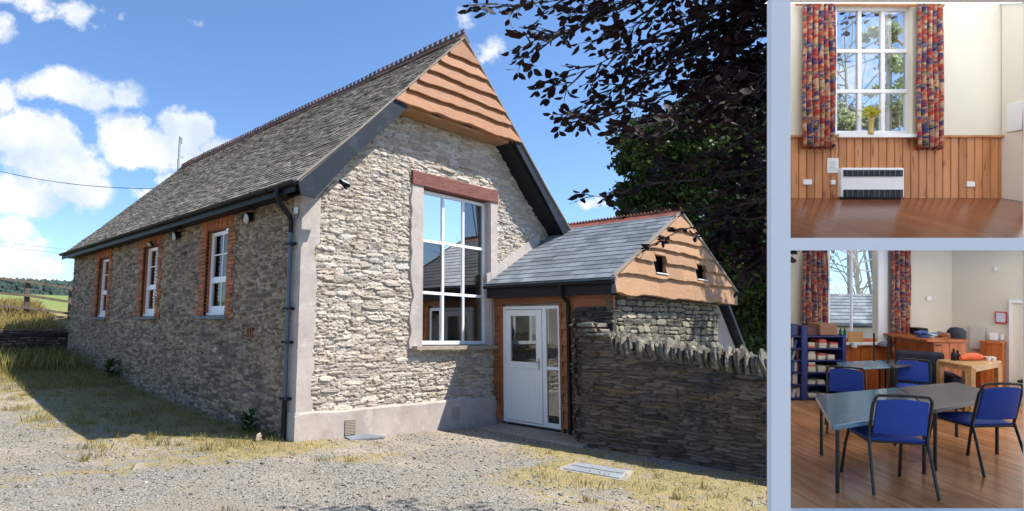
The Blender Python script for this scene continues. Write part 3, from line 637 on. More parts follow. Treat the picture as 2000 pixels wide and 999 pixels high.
# verge: wide painted barge boards and the boarded gable top
YV = -.43
def barge(mir):
    f = (lambda x: x) if not mir else (lambda x: 2 * XR - x)
    top = [(gx(x), gz(z)) for x, z in ((-.36, 3.87), (.62, 4.77), (1.72, 5.84))]; bot = [(gx(x), gz(z)) for x, z in (((-.30, 3.70), (-.05, 3.68), (.62, 4.42), (1.85, 5.60)) if not mir else ((-.32, 3.76), (-.10, 3.78), (.62, 4.52), (1.77, 5.66)))]
    poly = [(f(x), YV, z) for x, z in top] + [(f(x), YV, z) for x, z in reversed(bot)]
    MB().prism(poly, (0, .03, 0)).build('barge_board', M_navy, hall, bevel=.004)
    sof = [(f(gx(x)), YV + .03, gz(z)) for x, z in ((-.30, 3.72), (.62, 4.45), (1.85, 5.62), (3.2, 6.9))]
    m = MB(); vs = []
    for p in sof: vs += [p, (p[0], 0.02, p[2])]
    m.add(vs, [(0, 1, 3, 2), (2, 3, 5, 4), (4, 5, 7, 6)]); m.add([(v[0], v[1], v[2] + .03) for v in vs], [(0, 2, 3, 1), (2, 4, 5, 3), (4, 6, 7, 5)]); m.build('soffit', M_black, hall)
    cap = MB(); pts = [(gx(-.40), gz(3.92)), (gx(.62), gz(4.84)), (XR, gz(7.44))]
    for (a, b) in zip(pts[:-1], pts[1:]): cap.hexa([(f(a[0]), YV - .03, a[1] - .035), (f(b[0]), YV - .03, b[1] - .035), (f(b[0]), YV + .06, b[1] - .035), (f(a[0]), YV + .06, a[1] - .035), (f(a[0]), YV - .03, a[1] - .005), (f(b[0]), YV - .03, b[1] - .005), (f(b[0]), YV + .06, b[1] - .005), (f(a[0]), YV + .06, a[1] - .005)])
    cap.build('verge_trim', M_slate, hall)
barge(0); barge(1)
def waney(parent, rows, roofline, x0, x1, ypl, mat, holes=(), joints=None, name='board', th=.03, amp=.03, tilt=.035, seed=1, label=None):
    for ri, (zb, zt) in enumerate(rows):
        segs = [(x0, x1)]
        cuts = (joints or {}).get(ri, [])
        for h in holes:
            if zb < h[3] and zt > h[2]: cuts = cuts + [h[0], h[1]]
        xs_all = sorted([x0] + list(cuts) + [x1])
        for a, b in zip(xs_all[:-1], xs_all[1:]):
            pieces = [(None, None)]
            for h in holes:
                if zb < h[3] and zt > h[2] and a >= h[0] - 1e-6 and b <= h[1] + 1e-6:
                    pieces = ([(None, h[2])] if zb < h[2] - .03 else []) + ([(h[3], None)] if zt > h[3] + .03 else [])
            for lo, hi in pieces:
                n = max(4, int((b - a) / .05)); V = []; cols = []
                for i in range(n + 1):
                    x = a + (b - a) * i / n; x = min(max(x, a + .003), b - .003)
                    wv = amp * (1.3 * mn.noise(Vector((x * 1.3, ri * 3.7 + seed, 0))) + .7 * mn.noise(Vector((x * 3.6, ri * 5.1 + seed, 2))))
                    bt = zb + wv if lo is None else lo; tp = zt if hi is None else hi
                    tp = min(tp, roofline(x)); cols.append((x, bt, tp))
                run = []
                def flush(run):
                    if len(run) < 2: return
                    V = []; m = len(run)
                    for x, bt, tp in run:
                        yo = ypl - th - tilt * (1 - (bt - zb) / .4 if True else 1)
                        V += [(x, ypl + .01, bt), (x, yo + .006, bt), (x, yo, bt + .012), (x, ypl - th - tilt * max(0, 1 - (tp - zb) / max(.05, (zt - zb))), tp), (x, ypl + .01, tp)]
                    Fs = [(i * 5 + k, i * 5 + k + 1, (i + 1) * 5 + k + 1, (i + 1) * 5 + k) for i in range(m - 1) for k in range(4)] + [tuple(range(5)), tuple((m - 1) * 5 + k for k in range(5))]
                    MB().add(V, Fs).build(name, mat, parent)
                for c in cols:
                    if c[2] - c[1] > .004: run.append(c)
                    else: flush(run); run = []
                flush(run)
gable_line = lambda x: gz(7.40) - .962 * abs(x - XR)
waney(hall, [(gz(a), gz(b)) for a, b in ((5.66, 5.97), (5.95, 6.22), (6.20, 6.47), (6.45, 6.74), (6.72, 6.98), (6.95, 7.40))], gable_line, gx(1.45), 2 * XR - gx(1.45), -.38, M_board, amp=.035, seed=3, tilt=.065)
MB().prism([(1.56, -.37, 5.69), (2 * XR - 1.56, -.37, 5.69), (XR, -.37, 7.34)], (0, .02, 0)).build('board_backing', M_black, hall)
MB().box((1.72, -.37, gz(5.62)), (2 * XR - 1.72, .02, gz(5.66))).build('soffit', M_board2, hall)
# gutter, downpipe, lamps
def gutter(parent, a, b, r, mat, name='gutter', joints=()):
    a = Vector(a); b = Vector(b); d = (b - a).normalized(); s = d.cross(Vector((0, 0, 1))).normalized(); V = []; k = 9
    for p in (a, b):
        for rr in (r, r - .006):
            V += [p + s * (rr * math.cos(math.pi + math.pi * i / (k - 1))) + Vector((0, 0, rr * math.sin(math.pi + math.pi * i / (k - 1)))) for i in range(k)]
    Fs = [(i, i + 1, 2 * k + i + 1, 2 * k + i) for i in range(k - 1)] + [(k + i, 3 * k + i, 3 * k + i + 1, k + i + 1) for i in range(k - 1)] + [(0, 2 * k, 3 * k, k), (k - 1, 2 * k - 1, 4 * k - 1, 3 * k - 1)]
    Fs += [tuple(list(range(k)) + list(range(2 * k - 1, k - 1, -1))), tuple([2 * k + i for i in range(k)] + [4 * k - 1 - i for i in range(k)])]
    g = MB().add(V, Fs).build(name, mat, parent, smooth=True)
    for t in joints:
        c = a + (b - a) * t; V = []
        for o in (-.03, .03): V += [c + d * o + s * ((r + .008) * math.cos(math.pi + math.pi * i / (k - 1))) + Vector((0, 0, (r + .008) * math.sin(math.pi + math.pi * i / (k - 1)) + .004)) for i in range(k)]
        MB().add(V, [(i, i + 1, k + i + 1, k + i) for i in range(k - 1)]).build('gutter_joint', mat, g)
    return g
gutter(hall, (gx(-.43), -.48, 3.885), (gx(-.43), 13.3, 3.91), .062, M_black, joints=[.06, .17, .29, .41, .53, .65, .77, .89])
MB().box((-.40, -.37, 3.74), (-.375, 13.3, 3.88)).build('fascia', M_black, hall); MB().box((-.375, -.37, 3.79), (0.02, 13.3, 3.81)).build('soffit', M_black, hall)
dp = MB().tube([(-.45, .03, 3.84), (-.45, .03, 3.73), (-.40, .05, 3.64), (-.15, .14, 3.46), (-.11, .15, 3.38), (-.11, .15, 3.2)], .042, 10).build('downpipe_bend', M_black, hall, smooth=True)
MB().tube([(-.11, .15, 3.3), (-.115, .15, .05)], .036, 12).build('downpipe', M_bluepipe, hall, smooth=True)
for z in (3.02, 2.0, 1.48, .62): MB().box((-.16, .06, z - .02), (-.03, .25, z + .02)).build('pipe_bracket', M_black, hall, bevel=.004)
MB().tube([(-.115, .15, .62), (-.115, .15, -.04)], .043, 12).build('downpipe_shoe', M_black, hall, smooth=True)
def floodlight(name, M, parent):
    m = MB().box((-.09, -.03, -.05), (.09, .03, .05), M); o = m.build(name, M_black, parent, bevel=.008)
    MB().box((-.08, -.036, -.042), (.08, -.028, .042), M).build('lens', M_steel, o); MB().box((-.02, .02, -.1), (.02, .05, .0), M).build('bracket', M_black, o); return o
o = floodlight('floodlight', Matrix.Translation((.42, YV - .10, 3.97)) @ Matrix.Rotation(R_(-50), 4, 'X') @ Matrix.Rotation(R_(10), 4, 'Z'), hall)
MB().tube([(.30, YV - .02, 3.99), (.24, YV - .02, 3.96), (.16, YV - .015, 3.88), (.10, YV - .01, 3.80), (.02, YV + .02, 3.70)], .006, 5).build('cable', M_black, hall)
floodlight('floodlight', Matrix.Translation((-.14, 6.25, 3.60)) @ Matrix.Rotation(R_(-90), 4, 'Z') @ Matrix.Rotation(R_(35), 4, 'X'), hall)
for y, z in ((1.60, 3.66), (4.85, 3.68)):
    m = MB(); m.tube([(0.0, y, z), (-.06, y, z - .01), (-.16, y - .01, z - .05)], [.07, .085, .10], 12); b = m.build('round_lamp', M_black, hall, smooth=True)
    MB().tube([(-.155, y - .01, z - .049), (-.165, y - .01, z - .052)], [.103, .085], 12).build('lamp_rim', M_steel, b)
MB().box((-.10, .02, 3.50), (-.055, .10, 3.60)).build('junction_box', M_upvc, hall, bevel=.006)
MB().tube([(-.08, .04, 3.6), (-.06, .01, 3.52), (-.10, -.02, 3.42), (-.12, .05, 3.38), (-.09, .08, 3.5)], .006, 5).build('cable', M_black, hall)
# air bricks
def airbrick(parent, fr, u, v, w, h, mat, nx=7, nz=9):
    base = MB().hexa([fr(u, v, -.02), fr(u + w, v, -.02), fr(u + w, v + h, -.02), fr(u, v + h, -.02), fr(u, v, .0), fr(u + w, v, .0), fr(u + w, v + h, .0), fr(u, v + h, .0)]).build('air_vent', M_black, parent)
    g = MB()
    for i in range(nx + 1):
        x = u + w * i / nx; e = .006; g.hexa([fr(x - e, v, 0), fr(x + e, v, 0), fr(x + e, v + h, 0), fr(x - e, v + h, 0), fr(x - e, v, .014), fr(x + e, v, .014), fr(x + e, v + h, .014), fr(x - e, v + h, .014)])
    for j in range(nz + 1):
        z = v + h * j / nz; e = .006; g.hexa([fr(u, z - e, 0), fr(u + w, z - e, 0), fr(u + w, z + e, 0), fr(u, z + e, 0), fr(u, z - e, .018), fr(u + w, z - e, .018), fr(u + w, z + e, .018), fr(u, z + e, .018)])
    g.build('vent_grille', mat, base)
FP = Fr((0, -.085, 0), (1, 0, 0), (0, 0, 1), (0, -1, 0))
airbrick(hall, FP, .88, .02, .21, .22, M_sill); airbrick(hall, FP, 3.35, .05, .22, .22, M_render)
airbrick(hall, Fr((-.04, 0, 0), (0, 1, 0), (0, 0, 1), (-1, 0, 0)), 1.38, 1.53, .18, .16, M_brick, 2, 5)
MB().tube([(-.045, 1.45 + .62, 1.93), (-.05, 1.45 + .62, 1.93)], .03, 8).build('wall_cap', M_black, hall)

# ------------------------------------------------------------------ the porch
porch = empty('porch', (0, 0, 0)); tag(porch, 'low side porch with blue slate roof, two-holed pale boarded gable and white door', 'porch')
PX = 4.72; PG = -2.80; PC = 7.16
def pz(x): return 4.13 - .545 * abs(x - PC)
FD = Fr((PX, 0, 0), (0, -1, 0), (0, 0, 1), (-1, 0, 0))
MB().box((PX + .05, -2.6, -.3), (PX + .12, -1.56, 2.55)).box((PX + .05, -.26, -.3), (PX + .12, 0.02, 2.55)).box((PX + .05, -1.56, 2.2), (PX + .12, -.26, 2.55)).build('porch_wall', M_render, porch)
# stained boards either side of the door
def vboards(u0, u1, z0, z1, n):
    hs = np.cumsum(rng.uniform(.8, 1.2, n)); hs = z0 + (z1 - z0) * np.concatenate([[0], hs]) / hs[-1]
    for i in range(n):
        V = []; m = 6
        for k in range(m + 1):
            u = u0 + (u1 - u0) * k / m; bz = hs[i] + .012 * mn.noise(Vector((u * 6, hs[i] * 5, 2))) - .01
            V += [FD(u, bz, -.02), FD(u, bz, .062), FD(u, hs[i + 1] - .004, .018), FD(u, hs[i + 1] - .004, -.02)]
        Fs = [(q * 4 + j, q * 4 + (j + 1) % 4, (q + 1) * 4 + (j + 1) % 4, (q + 1) * 4 + j) for q in range(m) for j in range(4)] + [(3, 2, 1, 0), tuple(m * 4 + j for j in range(4))]
        MB().add(V, Fs).build('board', M_board3, porch)
vboards(0.0, .20, .02, 2.32, 8); vboards(1.62, 1.90, -.02, 2.32, 8)
waney(porch, [(2.20, 2.50)], lambda x: 2.46, 0, 1, 0, M_board3) if False else None
MB().prism([FD(0, 2.26, .05), FD(.8, 2.23, .05), FD(1.6, 2.26, .05), FD(1.78, 2.24, .05), FD(1.78, 2.5, .05), FD(0, 2.5, .05)], (.06, 0, 0)).build('header_board', M_board3, porch)
MB().prism([FD(1.80, 2.14, .055), FD(2.3, 2.12, .055), FD(2.66, 2.09, .055), FD(2.66, 2.46, .055), FD(1.80, 2.46, .055)], (.06, 0, 0)).build('header_board', M_board3, porch)
for u in (.20, 1.575): MB().box((PX - .055, -u - .05, -.12), (PX + .06, -u, 2.25)).build('door_post', M_board3, porch, bevel=.004)
# door with side light
dr = MB()
def DB(mb, u0, v0, u1, v1, d0, d1): mb.hexa([FD(u0, v0, d0), FD(u1, v0, d0), FD(u1, v1, d0), FD(u0, v1, d0), FD(u0, v0, d1), FD(u1, v0, d1), FD(u1, v1, d1), FD(u0, v1, d1)])
Z0 = -.06; Z1 = 2.20
for q in ((.25, Z0, .30, Z1), (1.52, Z0, 1.57, Z1), (1.18, Z0, 1.27, Z1)): DB(dr, *q, -.05, .02)
DB(dr, .30, Z1 - .06, 1.18, Z1, -.05, .018); DB(dr, 1.27, Z1 - .06, 1.52, Z1, -.05, .018); DB(dr, .30, Z0, 1.18, Z0 + .04, -.05, .016); DB(dr, 1.27, Z0, 1.52, Z0 + .09, -.05, .016); DB(dr, 1.27, 1.0, 1.52, 1.06, -.04, .014)
frame = dr.build('door_frame', M_upvc, porch, bevel=.005)
leaf = MB(); a, b = .31, 1.17; y0, y1 = Z0 + .05, Z1 - .07
for q in ((a, y0, a + .13, y1), (b - .13, y0, b, y1), (a + .13, y0, b - .13, y0 + .16), (a + .13, y1 - .12, b - .13, y1), (a + .13, 1.00, b - .13, 1.12)): DB(leaf, *q, -.035, .028)
leafo = leaf.build('door', M_door, porch, bevel=.006)
pn = MB(); DB(pn, a + .13, y0 + .16, b - .13, 1.00, -.02, .008); DB(pn, a + .17, y0 + .20, b - .17, .96, .006, .016); pn.build('door_panel', M_door, leafo, bevel=.006)
pg = MB(); DB(pg, a + .13, 1.12, b - .13, y1 - .12, -.008, 0.0); pg.build('pane', M_glass, leafo)
for q in ((1.27, Z0 + .09, 1.52, 1.0), (1.27, 1.06, 1.52, Z1 - .06)): g = MB(); DB(g, *q, -.012, -.006); g.build('pane', M_glass, frame)
hd = MB(); DB(hd, b - .08, .98, b - .045, 1.20, .028, .036); hd.tube([FD(b - .06, 1.13, .03), FD(b - .06, 1.13, .075), FD(b - .075, 1.13, .08), FD(b - .19, 1.125, .075)], .009, 8); hd.build('door_handle', M_steel, leafo, smooth=True)
for z in (.25, 1.3, 1.95): h = MB(); DB(h, .29, z, .325, z + .09, .02, .036); h.build('hinge', M_upvc, leafo, bevel=.004)
inp = MB(); inp.box((6.3, -2.6, -.1), (6.32, 0, 2.5)); inp.box((4.9, -2.6, -.12), (6.3, 0, -.1)); inp.build('inner_wall', M_interior, porch); MB().box((6.24, -1.5, 1.05), (6.28, -.9, 1.9)).build('noticeboard', M_upvc, porch)
# rear wall of porch: stone gable
FE = Fr((0, -2.62, 0), (1, 0, 0), (0, 0, 1), (0, -1, 0))
ing = lambda u, v: 4.66 < u < 9.22 and -.3 < v < 2.52
backing(FE, 4.68, 9.2, -.3, 2.5, .06, ing, M_darkmort, porch, 'gable_wall', off=-.01)
rubble(FE, 4.66, 9.2, .6, 2.45, (.07, .15), (.14, .38), lambda u, v: ing(u, v), porch, M_pstone, 250, .024, gap=.009)
MB().box((9.18, -2.6, -.3), (9.22, 3, 2.4)).box((4.72, -2.6, -.3), (4.8, -1.9, 2.5)).build('side_wall', M_pstone, porch)
# boarded gable
HOLES = [(5.94, 6.39, 2.84, 3.17), (7.74, 8.20, 2.84, 3.14)]
waney(porch, [(2.38, 2.77), (2.74, 3.06), (3.03, 3.31), (3.28, 3.54), (3.51, 3.77), (3.74, 4.2)], lambda x: pz(x) - .03, 4.47, 9.80, PG + .05, M_board2, HOLES, {0: [6.1, 7.6], 1: [5.3, 7.05], 2: [6.9, 8.5], 3: [6.2]}, amp=.04, seed=11, th=.03, tilt=.06)
bk = MB(); bk.prism([(4.7, PG + .09, 2.38), (9.6, PG + .09, 2.38), (9.35, PG + .09, 2.84), (4.95, PG + .09, 2.84)], (0, .02, 0)); bk.prism([(5.55, PG + .09, 3.17), (8.77, PG + .09, 3.17), (PC, PG + .09, 4.03)], (0, .02, 0)); bk.build('board_backing', M_black, porch)
MB().box((5.80, PG + .14, 2.7), (8.5, PG + .16, 3.3)).build('hole_shade_backing', M_black, porch)  # black sheet standing in for the dark inside of the holes
for h in HOLES: MB().box((h[0] - .01, PG - .05, h[2] - .022), (h[1] + .01, PG + .08, h[2] - .004)).build('hole_sill', M_upvc, porch)
for sx in (1, -1):
    xe = PC - sx * 2.70
    MB().prism([(xe, PG - .01, 2.38), (xe + sx * .05, PG - .01, 2.38), (xe + sx * .06, PG - .01, 2.70), (xe, PG - .01, 2.66)], (0, .06, 0)).build('box_end', M_bluepipe, porch)
    MB().prism([(PC, PG - .03, 4.17), (PC, PG - .03, 4.12), (xe - sx * .03, PG - .03, 2.64), (xe - sx * .03, PG - .03, 2.69)], (0, .05, 0)).build('verge_trim', M_slate, porch)
MB().box((4.66, PG + .1, 2.36), (9.7, -2.6, 2.40)).build('soffit', M_black, porch)
def porch_roof():
    dk = MB(); x0 = 4.42; L_ = math.hypot(PC - x0, .545 * (PC - x0)); d = ((PC - x0) / L_, .545 * (PC - x0) / L_); nx, nz = -d[1], d[0]; z0 = pz(x0)
    dk.hexa([(x0, PG, z0 - .03), (PC, PG, 4.10), (PC, .0, 4.10), (x0, .0, z0 - .03), (x0, PG, z0), (PC, PG, 4.13), (PC, .0, 4.13), (x0, .0, z0)])
    dk.hexa([(PC, PG, 4.10), (9.9, PG, pz(9.9) - .03), (9.9, 3, pz(9.9) - .03), (PC, 3, 4.10), (PC, PG, 4.13), (9.9, PG, pz(9.9)), (9.9, 3, pz(9.9)), (PC, 3, 4.13)])
    rf = dk.build('roof', M_slate2, porch); rows = 15; ex = L_ / rows
    for r in range(rows):
        y = PG - .03 - (r % 2) * .14
        while y < 0:
            ya = max(y, PG - .03); yb = min(y + .28, 0.02); y += .28
            if yb - ya < .04: continue
            s0 = r * ex - .01; s1 = min(s0 + ex * 1.7, L_); p = []
            for s, l in ((s0, .022), (s1, .006)):
                for yy in (ya + .002, yb - .002): p.append((x0 + d[0] * s + nx * l, yy, z0 + d[1] * s + nz * l))
            lo = [(a[0] - nx * .007, a[1], a[2] - nz * .007) for a in p]
            MB().hexa([lo[0], lo[1], lo[3], lo[2], p[0], p[1], p[3], p[2]], float(rng.uniform(0, 1))).build('slate', M_slate2, rf)
    tm = MB(); a = .14; Lr = .30; tm.prism([(-a, 0, -.085), (0, 0, .03), (a, 0, -.085), (a - .015, 0, -.1), (0, 0, .0), (-a + .015, 0, -.1)], (0, Lr - .006, 0)); tm.box((-.01, 0, .02), (.01, Lr - .006, .05))
    for k in range(4): y = .01 + k * .073; tm.prism([(-.01, y, .045), (-.01, y + .06, .045), (-.01, y + .03, .085)], (.02, 0, 0))
    tme = tm.mesh('ridge_tile', M_terra2)
    for i in range(12): o = link_obj('ridge_tile', tme, rf); o.location = (PC, PG - .03 + i * .30, 4.16)
porch_roof()
gutter(porch, (4.40, -.02, 2.60), (4.40, PG - .02, 2.58), .055, M_black, joints=[.65])
MB().box((4.47, PG + .02, 2.36), (4.50, -.02, 2.64)).build('fascia', M_black, porch); MB().box((4.48, PG + .04, 2.44), (4.74, -.02, 2.46)).build('soffit', M_black, porch)
MB().tube([(4.40, -1.78, 2.56), (4.40, -1.78, 2.44), (4.48, -1.79, 2.34), (4.60, -1.80, 2.26), (4.62, -1.80, 2.16), (4.62, -1.80, .0), (4.60, -1.80, -.10)], .036, 10).build('downpipe', M_black, porch, smooth=True)
# lower catslide with rendered wall beyond the gable
MB().prism([(9.23, -2.45, -.3), (10.75, -2.45, -.3), (10.75, -2.45, 1.25), (9.6, -2.45, 2.52), (9.23, -2.45, 2.52)], (0, 2.5, 0)).build('rear_lean_to', M_render, porch)
MB().prism([(9.62, -2.62, 2.62), (10.95, -2.62, 1.12), (10.95, -2.62, 1.24), (9.66, -2.62, 2.72)], (0, 2.8, 0)).build('lean_to_roof', M_navy, porch)
# doorstep
st = MB().prism([(3.90, -.22, -.22), (4.72, -.20, -.22), (4.72, -2.0, -.22), (4.55, -2.35, -.22), (3.80, -2.55, -.22)], (0, 0, .115)).build('doorstep', M_conc, bevel=.012); tag(st, 'worn concrete doorstep slab in front of the white door', 'doorstep')
tag(MB().prism([(.75, -.40, -.03), (1.45, -.42, -.045), (1.40, -.14, -.04), (.85, -.12, -.025)], (0, 0, .03)).build('slate_slab', M_slate2, bevel=.004), 'thin grey slate slab lying at the foot of the plinth below the air vent', 'slab')

# ------------------------------------------------------------------ boundary wall
bwall = empty('stone_wall', (0, 0, 0)); tag(bwall, 'shaded dry stone wall with upright coping stones running out from the porch', 'wall')
FB = Fr((4.10, -2.0, 0), (0, -1, 0), (0, 0, 1), (-1, 0, 0))
def btop(u): return 1.95 - .32 * sm(.45, .95, u) - .11 * max(0, u - .95) - .12 * (1 - sm(0, .3, u))
inb0 = lambda u, v: .26 + .02 * math.sin(v * 9) < u < 5.3 and -.35 < v < btop(u) - (0.16 if u > .9 else .0)
inb = lambda u, v: .34 < u < 5.3 and -.3 < v < btop(u) - (0.22 if u > .9 else .02)
rough_wall(FB, -.14, 3.8, -.3, 2.0, .012, inb0, M_slatewall, bwall, 'wall_face', 3.0, 19, .05, 21, off=-.02, joint=.22)
MB().prism([FB(.3, -.3, -.03), FB(5.3, -.3, -.03), FB(5.3, 1.15, -.03), FB(.95, 1.6, -.03), (4.13, -2.0 - .5, 1.8), FB(.3, 1.78, -.03)], (.5, 0, 0)).build('wall_core', M_darkmort, bwall)
rubble(FB, -.12, 3.9, -.25, 2.0, (.028, .075), (.12, .42), inb, bwall, M_slatewall, 230, .055, .03, 1.4, gap=.0, tiltr=.5, joined=False)
rubble(Fr((4.10, -2.29, 0), (1, 0, 0), (0, 0, 1), (0, 1, 0)), 0, .55, -.2, 1.85, (.03, .08), (.12, .3), lambda u, v: True, bwall, M_slatewall, 0, .03)
# rubble joining wall to the porch corner under the header board
FJ = Fr((4.60, -1.9, 0), (0, -1, 0), (0, 0, 1), (-1, 0, 0))
rubble(FJ, 0, 1.0, -.2, 2.12, (.04, .09), (.12, .30), lambda u, v: .10 < u < .78, bwall, M_slatewall, 0, .04); box('wall_core', (4.6, -2.68, -.2), (4.72, -1.9, 2.1), M_darkmort, bwall)
u = .93
while u < 5.2:
    w = rng.uniform(.032, .085); h = rng.uniform(.22, .34); tl = rng.normal(.14, .12); z = btop(u) - .21; m = MB(); V = []
    n = 9; x0, x1 = 4.03 + rng.normal(0, .03), 4.50 + rng.normal(0, .02); prof = [(x0 + .05, -.04), (x1, -.04), (x1 - .01, h * rng.uniform(.4, .75)), (4.41, h * rng.uniform(.65, 1)), (4.33, h * rng.uniform(.75, 1.05)), (4.23, h * rng.uniform(.8, 1.1)), (4.13, h * rng.uniform(.7, 1.05)), (x0 + .02, h * rng.uniform(.55, .9)), (x0 - .01, h * rng.uniform(.2, .5))]
    sk = rng.normal(0, .06)
    for (yy, e) in ((0, .86), (w * .3, 1), (w * .75, 1), (w, .8)):
        V += [(4.27 + (x - 4.27) * (1 if zz < .0 else (e + (1 - e) * .3)) + rng.normal(0, .005), -2.0 - u - yy + tl * zz + sk * (x - 4.27), z + zz * (e if zz > 0 else 1) + rng.normal(0, .004)) for x, zz in prof]
    m.add(V, [tuple(range(n))[::-1], tuple(range(3 * n, 4 * n))] + [(r * n + i, r * n + (i + 1) % n, (r + 1) * n + (i + 1) % n, (r + 1) * n + i) for r in range(3) for i in range(n)], float(rng.uniform(0, 1))); m.build('coping_stone', M_cope, bwall)
    u += w + rng.uniform(-.004, .02)
for (y, z, t) in ((-2.50, 1.72, .05), (-2.62, 1.66, .04), (-2.75, 1.64, .06), (-2.46, 1.80, .07)):
    MB().hexa([(4.0, y - .2, z), (4.5, y - .18, z), (4.5, y + .2, z + .02), (4.03, y + .16, z + .01), (4.03, y - .17, z + t), (4.5, y - .18, z + t), (4.5, y + .2, z + t), (4.06, y + .13, z + t)], .9).build('coping_stone', M_cope, bwall, bevel=.015)

# ------------------------------------------------------------------ yard things
dc = empty('drain_cover', (0, 0, 0)); tag(dc, 'diamond plate steel drain cover set in the grass', 'drain cover')
cz = -.075; q = [(1.94, -3.39), (2.43, -3.32), (2.55, -3.95), (2.04, -4.12)]
cen = Vector((sum(a[0] for a in q) / 4, sum(a[1] for a in q) / 4, 0))
MB().prism([(cen.x + (a - cen.x) * 1.22, cen.y + (b - cen.y) * 1.22, cz - .02) for a, b in q], (0, 0, .028)).build('concrete_collar', M_conc, dc, bevel=.005)
MB().prism([(a, b, cz) for a, b in q], (0, 0, .02)).build('steel_plate', M_steel, dc, bevel=.003)
tp = MB()
def bil(s, t): return [((q[0][k] * (1 - s) + q[1][k] * s) * (1 - t) + (q[3][k] * (1 - s) + q[2][k] * s) * t) for k in (0, 1)]
for i in range(14):
    for j in range(18):
        x, y = bil((i + .5) / 14, (j + .5) / 18); a = .785 if (i + j) % 2 else -.785; c, s = math.cos(a) * .013, math.sin(a) * .013; e = .28
        tp.add([(x - c, y - s, cz + .02), (x + s * e, y - c * e, cz + .023), (x + c, y + s, cz + .02), (x - s * e, y + c * e, cz + .023)], [(0, 1, 2, 3)])
o = tp.build('tread_pattern', M_steel, dc); o['kind'] = 'stuff'
p0 = bil(.5, 0); p1 = bil(.5, 1); MB().hexa([(p0[0] - .006, p0[1], cz + .018), (p0[0] + .006, p0[1], cz + .018), (p1[0] + .006, p1[1], cz + .018), (p1[0] - .006, p1[1], cz + .018), (p0[0] - .006, p0[1], cz + .024), (p0[0] + .006, p0[1], cz + .024), (p1[0] + .006, p1[1], cz + .024), (p1[0] - .006, p1[1], cz + .024)]).build('cover_joint', M_black, dc)
tuft_plant('leafy_weed', (-.22, 1.05, ground_z(-.2, 1) + .0), 90, .42, .035, 'dark green bushy weed against the side wall near the drainpipe')
tuft_plant('leafy_weed', (-.25, .30, ground_z(-.2, .3)), 40, .22, .02, 'small leafy weed at the foot of the drainpipe', spread=.1)
tuft_plant('leafy_weed', (-.22, 8.2, ground_z(-.2, 8.2)), 90, .6, .04, 'tall dark weed against the side wall below the furthest window', spread=.2)
tuft_plant('leafy_weed', (4.25, -4.65, 1.42), 40, .14, .018, 'bright green fern growing on top of the coping stones', spread=.1)
tag(MB().hexa([(-.5, .30, .0), (-.36, .32, .0), (-.35, .42, .0), (-.47, .40, .0), (-.47, .33, .10), (-.40, .34, .12), (-.40, .38, .11), (-.44, .37, .09)]).build('loose_stone', M_sill, bevel=.01), 'pale upright stone lying in the grass beside the hall corner', 'stone')
tag(MB().hexa([(-2.6, -.52, -.01), (-2.42, -.55, -.01), (-2.40, -.42, -.01), (-2.55, -.38, -.01), (-2.55, -.5, .06), (-2.46, -.5, .075), (-2.46, -.44, .07), (-2.52, -.42, .06)]).build('loose_stone', M_sill, bevel=.01), 'brown stone lying on the gravel in front of the shadow', 'stone')

# ------------------------------------------------------------------ left background
lw = empty('retaining_wall', (0, 0, 0)); tag(lw, 'low dark retaining wall holding up the grassy bank left of the hall', 'wall')
FL = Fr((-8, 13.9, .55), (1, 0, 0), (0, 0, 1), (0, -1, 0))
box('wall_core', (-8, 13.93, .3), (.2, 14.1, 1.46), M_darkmort, lw)
rubble(FL, 3.0, 8.1, -.1, .90, (.05, .09), (.16, .4), lambda u, v: True, lw, M_slatewall, 120, .04, gap=.012)
fn = empty('timber_fence', (0, 0, 0)); tag(fn, 'weathered post and rail fence along the top of the grassy bank', 'fence')
def pillar(px, y0, y1, d, w): a = at(px, y0, d); b = at(px - 2, y1, d); MB().tube([b - Vector((0, 0, .3)), a], [w * 1.1, w], 4).build('post', M_wood_old, fn)
pillar(54, 549, 612, 21.5, .10); pillar(139, 566, 615, 22.5, .09); pillar(-60, 535, 605, 20.5, .10); pillar(225, 575, 620, 23.5, .1)
for (ya, yb, yc) in ((536, 551, 566), (566, 578, 592), (592, 602, 614)):
    for (x0, yy0, d0, x1, yy1, d1) in ((-60, ya, 20.4, 54, yb, 21.4), (54, yb, 21.4, 225, yc + 10, 23.4)):
        a = at(x0, yy0, d0); b = at(x1, yy1, d1); MB().tube([a, (a + b) / 2 + Vector((0, 0, -.02)), b], [.06, .055, .06], 4).build('rail', M_wood_old, fn)
